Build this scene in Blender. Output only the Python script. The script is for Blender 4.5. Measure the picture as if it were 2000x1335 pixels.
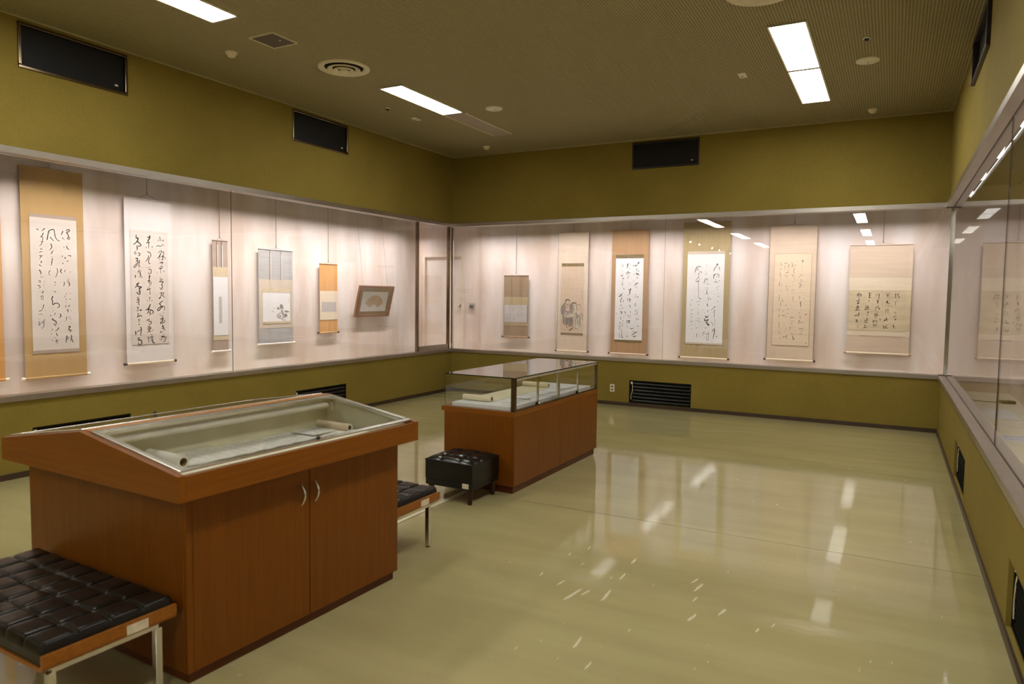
import bpy, math, random
from mathutils import Vector, Matrix
random.seed(7)
for o in list(bpy.data.objects): bpy.data.objects.remove(o)
SCN = bpy.context.scene
COL = SCN.collection

# ---------------------------------------------------------------- dimensions (metres)
XL, XR, YB, YF = -6.488, 0.543, 9.984, -15.0      # faces of the left, right, back and far front wall
ZC = 3.859                                        # ceiling
D = 0.8                                           # depth of the wall showcases
XI, YI, XJ = XL - D, YB + D, XR + D               # cloth walls inside the showcases
ZS0, ZS1, ZT0, ZT1 = 0.657, 0.705, 2.725, 2.778   # sill rail and head rail
YCASE = -2.4                                      # the showcases end here, behind the camera
ZF = 0.45                                         # floor inside the showcases

# ---------------------------------------------------------------- camera
cam = bpy.data.cameras.new('camera'); camo = bpy.data.objects.new('camera', cam); COL.objects.link(camo)
cam.sensor_fit = 'HORIZONTAL'; cam.sensor_width = 36.0; cam.lens = 36.0 * 1384.78 / 2000.0
cam.clip_start = 0.05; cam.clip_end = 100
yaw, pitch, roll = 0.490969, -0.065003, 0.013057
fwd = Vector((-math.sin(yaw)*math.cos(pitch), math.cos(yaw)*math.cos(pitch), math.sin(pitch)))
rt = Vector((math.cos(yaw), math.sin(yaw), 0)); up = rt.cross(fwd)
r2 = rt*math.cos(roll) + up*math.sin(roll); u2 = -rt*math.sin(roll) + up*math.cos(roll)
m = Matrix((r2, u2, -fwd)).transposed().to_4x4(); m.translation = Vector((0, 0, 1.6))
camo.matrix_world = m
cam.dof.use_dof = True; cam.dof.focus_distance = 8.0; cam.dof.aperture_fstop = 2.8
SCN.camera = camo

# ---------------------------------------------------------------- world, exposure
w = bpy.data.worlds.new('world'); SCN.world = w; w.use_nodes = True
w.node_tree.nodes['Background'].inputs[0].default_value = (0.5, 0.5, 0.45, 1)
w.node_tree.nodes['Background'].inputs[1].default_value = 0.0
SCN.view_settings.view_transform = 'Standard'; SCN.view_settings.look = 'None'
SCN.view_settings.exposure = 0.0; SCN.view_settings.gamma = 1.0; SCN.view_settings.use_curve_mapping = False
SCN.cycles.max_bounces = 10; SCN.cycles.diffuse_bounces = 5; SCN.cycles.glossy_bounces = 5
SCN.cycles.transmission_bounces = 6; SCN.cycles.transparent_max_bounces = 28
SCN.cycles.caustics_reflective = False; SCN.cycles.caustics_refractive = False
SCN.cycles.sample_clamp_indirect = 6.0; SCN.cycles.use_denoising = True

CEIL_L = 26.5            # radiance of the lit ceiling panels
CASE_W = 11.0             # watts of each showcase tube
TUBE_L = 2.5; CASE_R = 0.5; CASE_TILT = 16.0; CASE_SPREAD = 106.0

# ---------------------------------------------------------------- materials
MATS = {}
def nm(name):
    m = bpy.data.materials.new(name); m.use_nodes = True; nt = m.node_tree
    for n in list(nt.nodes): nt.nodes.remove(n)
    out = nt.nodes.new('ShaderNodeOutputMaterial')
    return m, nt, out
def N(nt, t, **k):
    n = nt.nodes.new(t)
    for a, v in k.items(): setattr(n, a, v)
    return n
def c4(c): return (c[0], c[1], c[2], 1.0)
def bsdf(nt, out, color=(.5,.5,.5), rough=.5, metal=0., spec=.5, coat=0., coat_r=.1):
    b = N(nt, 'ShaderNodeBsdfPrincipled')
    b.inputs['Base Color'].default_value = c4(color); b.inputs['Roughness'].default_value = rough
    b.inputs['Metallic'].default_value = metal; b.inputs['Specular IOR Level'].default_value = spec
    b.inputs['Coat Weight'].default_value = coat; b.inputs['Coat Roughness'].default_value = coat_r
    nt.links.new(b.outputs[0], out.inputs[0]); return b
def coords(nt, scale=(1,1,1), rot=(0,0,0)):
    g = N(nt, 'ShaderNodeTexCoord'); mp = N(nt, 'ShaderNodeMapping')
    mp.inputs['Scale'].default_value = scale; mp.inputs['Rotation'].default_value = rot
    nt.links.new(g.outputs['Object'], mp.inputs[0]); return mp.outputs[0]
def noise(nt, vec, scale, detail=3, rough=.55):
    n = N(nt, 'ShaderNodeTexNoise'); n.inputs['Scale'].default_value = scale
    n.inputs['Detail'].default_value = detail; n.inputs['Roughness'].default_value = rough
    nt.links.new(vec, n.inputs['Vector']); return n.outputs['Fac']
def ramp(nt, fac, stops):
    r = N(nt, 'ShaderNodeValToRGB'); e = r.color_ramp.elements
    while len(e) < len(stops): e.new(0.5)
    for i, (p_, c) in enumerate(stops): e[i].position = p_; e[i].color = c4(c)
    nt.links.new(fac, r.inputs[0]); return r.outputs[0]
def bump(nt, b, h, strength=.3, dist=.01):
    n = N(nt, 'ShaderNodeBump'); n.inputs['Strength'].default_value = strength; n.inputs['Distance'].default_value = dist
    nt.links.new(h, n.inputs['Height']); nt.links.new(n.outputs[0], b.inputs['Normal'])
def mix(nt, fac, a, b_, blend='MIX'):
    n = N(nt, 'ShaderNodeMix', data_type='RGBA', blend_type=blend)
    if isinstance(fac, float): n.inputs[0].default_value = fac
    else: nt.links.new(fac, n.inputs[0])
    for i, v in ((6, a), (7, b_)):
        if isinstance(v, tuple): n.inputs[i].default_value = c4(v)
        else: nt.links.new(v, n.inputs[i])
    return n.outputs[2]
def plain(name, color, rough=.5, metal=0., spec=.5, coat=0., var=.10, vscale=6.0, bmp=0.):
    m, nt, out = nm(name); b = bsdf(nt, out, color, rough, metal, spec, coat)
    v = coords(nt); f = noise(nt, v, vscale)
    lo = tuple(x*(1-var) for x in color); hi = tuple(min(1, x*(1+var)) for x in color)
    nt.links.new(ramp(nt, f, [(.3, lo), (.7, hi)]), b.inputs['Base Color'])
    if bmp: bump(nt, b, noise(nt, v, 180, 2), bmp, .002)
    MATS[name] = m; return m
def cloth(name, color, var=.06, weave=900., rough=.9, stretch=(1,1,1), bs=.25):
    m, nt, out = nm(name); b = bsdf(nt, out, color, rough, 0, .2)
    v = coords(nt); f = noise(nt, coords(nt, stretch), 3.0, 4)
    lo = tuple(x*(1-var) for x in color); hi = tuple(min(1, x*(1+var)) for x in color)
    nt.links.new(ramp(nt, f, [(.3, lo), (.7, hi)]), b.inputs['Base Color'])
    bump(nt, b, noise(nt, v, weave, 2), bs, .001)
    MATS[name] = m; return m
def wood(name, color, dark, rough=.36, axis='Z', coat=.04):
    m, nt, out = nm(name); b = bsdf(nt, out, color, rough, 0, .28, coat, .2)
    s = {'X': (1.2, 30, 30), 'Y': (30, 1.2, 30), 'Z': (30, 30, 1.2)}[axis]
    f = noise(nt, coords(nt, s), 2.0, 5, .6)
    nt.links.new(ramp(nt, f, [(.32, dark), (.68, color)]), b.inputs['Base Color'])
    bump(nt, b, f, .04, .002)
    MATS[name] = m; return m
def emit(name, color, strength):
    m, nt, out = nm(name); e = N(nt, 'ShaderNodeEmission')
    e.inputs[0].default_value = c4(color); e.inputs[1].default_value = strength
    nt.links.new(e.outputs[0], out.inputs[0]); MATS[name] = m; return m
def glass(name, tint=(.97,.985,.975)):
    m, nt, out = nm(name)
    g = N(nt, 'ShaderNodeNewGeometry'); mr = N(nt, 'ShaderNodeMapRange')
    mr.inputs['To Min'].default_value = 1.5; mr.inputs['To Max'].default_value = 1/1.5
    nt.links.new(g.outputs['Backfacing'], mr.inputs['Value'])
    fr = N(nt, 'ShaderNodeFresnel'); nt.links.new(mr.outputs[0], fr.inputs['IOR'])
    t = N(nt, 'ShaderNodeBsdfTransparent'); t.inputs[0].default_value = c4(tint)
    gl = N(nt, 'ShaderNodeBsdfGlossy'); gl.inputs['Roughness'].default_value = 0.0
    mx = N(nt, 'ShaderNodeMixShader')
    nt.links.new(fr.outputs[0], mx.inputs[0]); nt.links.new(t.outputs[0], mx.inputs[1]); nt.links.new(gl.outputs[0], mx.inputs[2])
    nt.links.new(mx.outputs[0], out.inputs[0]); MATS[name] = m; return m

def olive():
    m, nt, out = nm('olive_wall_cloth'); b = bsdf(nt, out, (.3,.22,.05), .85, 0, .25)
    f = noise(nt, coords(nt), 1.3, 4); f2 = noise(nt, coords(nt, (1,1,.25)), 220, 2)
    c = ramp(nt, f, [(.3, OLIVE_A), (.7, OLIVE_B)])
    nt.links.new(mix(nt, .16, c, ramp(nt, f2, [(.3, (.11,.08,.01)), (.7, (.42,.32,.08))])), b.inputs['Base Color'])
    bump(nt, b, f2, .2, .001); MATS['olive'] = m
def case_cloth():
    m, nt, out = nm('showcase_wall_cloth'); b = bsdf(nt, out, (.8,.7,.6), .95, 0, .1)
    f = noise(nt, coords(nt, (1.5,1.5,.35)), 1.6, 4, .5); f2 = noise(nt, coords(nt), 1.1, 3); f3 = noise(nt, coords(nt), 700, 2)
    c = ramp(nt, f, [(.33, (.57,.43,.345)), (.49, (.71,.595,.525)), (.64, (.80,.725,.685))])
    nt.links.new(mix(nt, .3, c, ramp(nt, f2, [(.35, (.70,.585,.47)), (.65, (.79,.70,.68))])), b.inputs['Base Color'])
    bump(nt, b, f3, .15, .001); MATS['case_cloth'] = m
def ceiling_mat():
    m, nt, out = nm('ribbed_ceiling_board'); b = bsdf(nt, out, (.3,.25,.15), .8, 0, .2)
    wv = N(nt, 'ShaderNodeTexWave', wave_type='BANDS', bands_direction='X'); wv.inputs['Scale'].default_value = 2*math.pi/(20*.024)
    wv.inputs['Distortion'].default_value = 0.0
    nt.links.new(coords(nt), wv.inputs['Vector'])
    f = noise(nt, coords(nt), 60, 3)
    c = ramp(nt, wv.outputs['Fac'], [(.15, CEIL_A), (.75, CEIL_B)])
    nt.links.new(mix(nt, .25, c, ramp(nt, f, [(.35, CEIL_A), (.65, CEIL_B)])), b.inputs['Base Color'])
    bump(nt, b, wv.outputs['Fac'], .5, .004); MATS['ceiling'] = m
def floor_mat():
    m, nt, out = nm('waxed_sheet_floor'); b = bsdf(nt, out, (.4,.36,.2), .06, 0, .5)
    f = noise(nt, coords(nt, (.22,1.3,1), (0,0,.03)), 3.2, 6, .6)        # mop streaks along the sheet
    f2 = noise(nt, coords(nt), .8, 4, .6)
    c = ramp(nt, f, [(.32, FLOOR_A), (.66, FLOOR_B)])
    c = mix(nt, .35, c, ramp(nt, f2, [(.35, FLOOR_A), (.65, FLOOR_B)]))
    sp = noise(nt, coords(nt, (1.5,.35,1)), 26, 3, .55)          # pale chips in the wax
    cl = noise(nt, coords(nt), .9, 2)
    k = N(nt, 'ShaderNodeMath', operation='MULTIPLY'); nt.links.new(ramp(nt, sp, [(.70, (0,0,0)), (.725, (1,1,1))]), k.inputs[0]); nt.links.new(ramp(nt, cl, [(.42, (0,0,0)), (.56, (1,1,1))]), k.inputs[1])
    c = mix(nt, k.outputs[0], c, (.62,.57,.42))
    dk = noise(nt, coords(nt), 30, 3, .6)
    c = mix(nt, ramp(nt, dk, [(.69, (0,0,0)), (.74, (.2,.2,.2))]), c, (.16,.13,.06))
    nt.links.new(c, b.inputs['Base Color'])
    r = noise(nt, coords(nt, (.3,1.2,1)), 4, 5, .65)
    nt.links.new(ramp(nt, r, [(.3, (.015,.015,.015)), (.75, (.085,.085,.085))]), b.inputs['Roughness'])
    h = noise(nt, coords(nt, (.7,1.5,1), (0,0,.05)), 8.0, 4, .6)
    h2 = noise(nt, coords(nt, (5,20,1), (0,0,.04)), 1.0, 2, .5)          # fine ripple of the wax coat
    ad = N(nt, 'ShaderNodeMath', operation='MULTIPLY_ADD'); nt.links.new(h2, ad.inputs[0]); ad.inputs[1].default_value = .38; nt.links.new(h, ad.inputs[2])
    bump(nt, b, ad.outputs[0], .07, .0045); MATS['floor'] = m
OLIVE_A, OLIVE_B = (.215,.158,.026), (.262,.195,.036)
CEIL_A, CEIL_B = (.225,.19,.095), (.42,.37,.205)
FLOOR_A, FLOOR_B = (.35,.305,.145), (.44,.39,.195)
olive(); case_cloth(); ceiling_mat(); floor_mat()
plain('steel', (.47,.43,.385), .36, 1.0, var=.05)
plain('aluminium', (.72,.71,.66), .25, 1.0, var=.04)
plain('chrome', (.66,.64,.58), .12, 1.0, var=.03)
plain('bronze', (.20,.15,.10), .22, 1.0, var=.1)
plain('black_panel', (.006,.006,.006), .55, 0, .3)
plain('black_metal', (.009,.008,.007), .26, 0, .3)
plain('black_matte', (.008,.008,.007), .7, 0, .03)
plain('bronze_dark', (.035,.026,.02), .4, .5)
plain('baseboard', (.055,.032,.018), .4)
plain('edge_trim', (.42,.37,.22), .7)
plain('trim_light', (.78,.72,.52), .6)
plain('leather', (.008,.006,.0045), .28, 0, .2, bmp=.05)
plain('leather_ottoman', (.005,.005,.004), .24, 0, .32, bmp=.04)
plain('button_leather', (.012,.011,.011), .25)
wood('wood', (.19,.058,.002), (.15,.043,.001), axis='Z')
wood('wood_h', (.24,.077,.004), (.19,.056,.002), axis='Y')
wood('wood_x', (.25,.08,.004), (.20,.058,.002), axis='X')
wood('wood_edge', (.52,.22,.05), (.44,.17,.035), axis='Y')
wood('plinth_wood', (.11,.028,.004), (.08,.018,.003), axis='Y')
wood('ply', (.32,.115,.012), (.25,.08,.008), axis='X')
wood('leg_wood', (.05,.018,.008), (.03,.011,.005), axis='Z')
wood('frame_wood', (.24,.085,.025), (.17,.055,.014), axis='Y')
plain('lining', (.74,.72,.55), .8)
plain('white_board', (.66,.66,.62), .7, var=.05)
plain('felt_white', (.72,.73,.74), .85, var=.04)
plain('paper_white', (.87,.85,.78), .8, var=.04)
plain('paper_sheet', (.74,.71,.66), .8, var=.06)
plain('scroll_paper', (.72,.66,.46), .8, var=.06)
plain('sticker', (.66,.60,.45), .7, var=.15, vscale=60)
plain('ivory', (.80,.74,.60), .35)
plain('plastic_white', (.80,.76,.60), .5)
plain('plastic_cream', (.76,.70,.50), .5)
plain('plastic_grey', (.42,.38,.32), .45)
plain('rubber', (.02,.02,.02), .6)
plain('dark_void', (.01,.009,.007), .9)
plain('case_top', (.20,.17,.12), .8)
plain('tube_off', (.78,.76,.66), .35)
plain('diffuser_off', (.40,.33,.25), .5, var=.04)
plain('brown_grille', (.10,.075,.05), .7, var=.2, vscale=300)
plain('door_paint', (.80,.71,.63), .7, var=.04)
plain('door_trim', (.74,.63,.50), .7, var=.04)
plain('knob_dark', (.035,.018,.012), .3)
plain('ink', (.022,.018,.018), .7, var=.3, vscale=40)
plain('ink_brown', (.13,.095,.065), .8, var=.3, vscale=40)
plain('ink_grey', (.20,.18,.17), .8, var=.25, vscale=30)
plain('wash_grey', (.27,.23,.205), .9, var=.2, vscale=25)
plain('wash_light', (.56,.48,.38), .9, var=.12, vscale=25)
plain('wash_mauve', (.40,.30,.27), .9, var=.2, vscale=25)
plain('seal_red', (.55,.16,.10), .8)
plain('cord', (.30,.24,.20), .8)
plain('wire', (.36,.31,.28), .3, .7)
plain('wax_chip', (.57,.52,.36), .45, var=.15, vscale=80)
plain('brass_strip', (.74,.69,.46), .35, 0)
plain('case_floor', (.70,.64,.52), .8, var=.08)
cloth('silk_gold', (.46,.29,.125), stretch=(1,1,.3))
cloth('silk_orange', (.62,.31,.10), stretch=(8,8,.6))
cloth('silk_tan', (.41,.245,.135), stretch=(8,8,.5))
cloth('silk_olive', (.42,.32,.175), stretch=(8,8,.5))
cloth('silk_beige', (.66,.535,.42), stretch=(.6,.6,8))
cloth('silk_peach', (.64,.50,.38), stretch=(.6,.6,8))
cloth('silk_cream', (.74,.62,.46), stretch=(.6,.6,8))
cloth('silk_white', (.77,.70,.63), stretch=(.6,.6,8))
cloth('silk_taupe', (.41,.31,.255), stretch=(.6,.6,8))
cloth('silk_brown', (.31,.21,.125), stretch=(.6,.6,8))
cloth('silk_grey', (.40,.385,.37), var=.12, stretch=(.6,.6,22))
cloth('silk_sand', (.56,.47,.37), var=.08)
cloth('brocade', (.20,.145,.075), var=.3, stretch=(25,25,25))
cloth('brocade_gold', (.60,.48,.32), var=.2, stretch=(25,25,25))
cloth('washi_pink', (.68,.585,.51), stretch=(.5,.5,3))
cloth('washi_cool', (.65,.565,.495), stretch=(.5,.5,3))
cloth('washi_white', (.76,.73,.715), var=.03, stretch=(.5,.5,3))
cloth('washi_lilac', (.74,.665,.62), var=.03, stretch=(.5,.5,3))
cloth('washi_cream', (.72,.57,.415), var=.06, stretch=(.5,.5,8))
cloth('washi_tan', (.60,.455,.335), var=.06, stretch=(.5,.5,6))
cloth('washi_aged', (.62,.50,.34), var=.14, stretch=(1.2,1.2,5))
cloth('washi_grey', (.52,.47,.45), var=.05, stretch=(.5,.5,3))
cloth('mat_green', (.30,.20,.075), var=.06)
cloth('fan_paper', (.60,.44,.28), var=.15, stretch=(6,6,6))
emit('panel_lit', (1.0, .97, .88), CEIL_L)
emit('tube_lit', (1.0, .95, .93), TUBE_L)
emit('case_glow', (1.0, .97, .97), 12.0)  # glow put into the right showcase's wedge plates and lip
emit('spot_lit', (1.0, .80, .55), 60.0)
glass('glass', (.993,.996,.993)); glass('glass_case', (.995,1.0,.996))
plain('glass_edge', (.01,.022,.016), .1)
M = MATS

# ---------------------------------------------------------------- mesh helpers
class MB:
    def __init__(s): s.v = []; s.f = []; s.mi = []; s.sm = []; s.mats = []
    def mid(s, m):
        if m not in s.mats: s.mats.append(m)
        return s.mats.index(m)
    def add(s, vs, fs, m, smooth=False):
        b = len(s.v); s.v += [tuple(x) for x in vs]; k = s.mid(m)
        for f in fs: s.f.append(tuple(i + b for i in f)); s.mi.append(k); s.sm.append(smooth)
        return s
    def box(s, x0, x1, y0, y1, z0, z1, m):
        x0, x1 = min(x0, x1), max(x0, x1); y0, y1 = min(y0, y1), max(y0, y1); z0, z1 = min(z0, z1), max(z0, z1)
        vs = [(x0,y0,z0),(x1,y0,z0),(x1,y1,z0),(x0,y1,z0),(x0,y0,z1),(x1,y0,z1),(x1,y1,z1),(x0,y1,z1)]
        return s.add(vs, [(0,3,2,1),(4,5,6,7),(0,1,5,4),(1,2,6,5),(2,3,7,6),(3,0,4,7)], m)
    def obox(s, o, a, b, c, m):          # corner + three edge vectors
        o, a, b, c = map(Vector, (o, a, b, c))
        if a.cross(b).dot(c) < 0: a, b = b, a
        vs = [o, o+a, o+a+b, o+b, o+c, o+a+c, o+a+b+c, o+b+c]
        return s.add(vs, [(0,3,2,1),(4,5,6,7),(0,1,5,4),(1,2,6,5),(2,3,7,6),(3,0,4,7)], m)
    def cyl(s, p0, p1, r0, m, r1=None, n=14, caps=True):
        p0, p1 = Vector(p0), Vector(p1); r1 = r0 if r1 is None else r1
        ax = (p1 - p0).normalized(); t = Vector((0,0,1)) if abs(ax.z) < .9 else Vector((1,0,0))
        e = ax.cross(t).normalized(); g = ax.cross(e)
        vs = []
        for p_, r in ((p0, r0), (p1, r1)):
            for i in range(n):
                a = 2*math.pi*i/n; vs.append(p_ + (e*math.cos(a) + g*math.sin(a))*r)
        s.add(vs, [((i+1) % n, i, n+i, n+(i+1) % n) for i in range(n)], m, True)
        if caps:
            s.add(vs[:n], [tuple(range(n))], m); s.add(vs[n:], [tuple(reversed(range(n)))], m)
        return s
    def tube(s, pts, r, m, n=8):
        for a, b in zip(pts[:-1], pts[1:]): s.cyl(a, b, r, m, n=n)
        return s
    def lathe(s, prof, m, c=(0,0,0), n=32, flip=False):   # prof: (r, z) list
        vs = []; k = len(prof)
        for i in range(n):
            a = 2*math.pi*i/n
            for r, z in prof: vs.append((c[0]+r*math.cos(a), c[1]+r*math.sin(a), c[2]+z))
        fs = []
        for i in range(n):
            j = (i+1) % n
            for q in range(k-1):
                f = (i*k+q, j*k+q, j*k+q+1, i*k+q+1); fs.append(f if not flip else tuple(reversed(f)))
        return s.add(vs, fs, m, True)
    def prism(s, poly, axis, a0, a1, m):  # polygon in the two other axes, extruded along axis
        def P(p_, a):
            if axis == 'x': return (a, p_[0], p_[1])
            if axis == 'y': return (p_[0], a, p_[1])
            return (p_[0], p_[1], a)
        n = len(poly); vs = [P(q, a0) for q in poly] + [P(q, a1) for q in poly]
        fs = [tuple(range(n)), tuple(reversed(range(n, 2*n)))] + [((i+1) % n, i, n+i, n+(i+1) % n) for i in range(n)]
        area = sum(poly[i][0]*poly[(i+1) % n][1] - poly[(i+1) % n][0]*poly[i][1] for i in range(n))
        fl = (area > 0) == (axis != 'y')
        if not fl: fs = [tuple(reversed(f)) for f in fs]
        if a1 < a0: fs = [tuple(reversed(f)) for f in fs]
        return s.add(vs, fs, m)
    def cells(s, axis, face, back, u0, u1, z0, z1, holes, m):   # wall slab with rectangular openings
        us = sorted({u0, u1, *[h[0] for h in holes], *[h[1] for h in holes]}); zs = sorted({z0, z1, *[h[2] for h in holes], *[h[3] for h in holes]})
        for a, b in zip(us[:-1], us[1:]):
            for c, d in zip(zs[:-1], zs[1:]):
                if any(h[0] <= a and b <= h[1] and h[2] <= c and d <= h[3] for h in holes): continue
                if axis == 'x': s.box(face, back, a, b, c, d, m)
                else: s.box(a, b, face, back, c, d, m)
        return s
    def build(s, name, parent=None, bevel=0, kind=None):
        me = bpy.data.meshes.new(name); me.from_pydata(s.v, [], s.f)
        for m in s.mats: me.materials.append(MATS[m])
        me.polygons.foreach_set('material_index', s.mi); me.polygons.foreach_set('use_smooth', s.sm)
        me.update()
        o = bpy.data.objects.new(name, me); COL.objects.link(o)
        if parent is not None: o.parent = parent
        if bevel:
            b = o.modifiers.new('bevel', 'BEVEL'); b.width = bevel; b.segments = 2; b.limit_method = 'ANGLE'
        if kind: o['kind'] = kind
        return o
def thing(name, label, cat, loc=(0,0,0), rz=0, group=None):
    o = bpy.data.objects.new(name, None); COL.objects.link(o); o.location = loc; o.rotation_euler = (0,0,rz)
    o.empty_display_size = .1; tag(o, label, cat, group); return o
def tag(o, label, cat, group=None):
    o['label'] = label; o['category'] = cat
    if group: o['group'] = group
    return o
def copy_tree(o, parent=None):
    c = o.copy(); COL.objects.link(c)
    if parent is not None: c.parent = parent
    for ch in [x for x in bpy.data.objects if x.parent == o]: copy_tree(ch, c)
    return c
def structure(mb, name, **k): return mb.build(name, kind='structure', **k)
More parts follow.
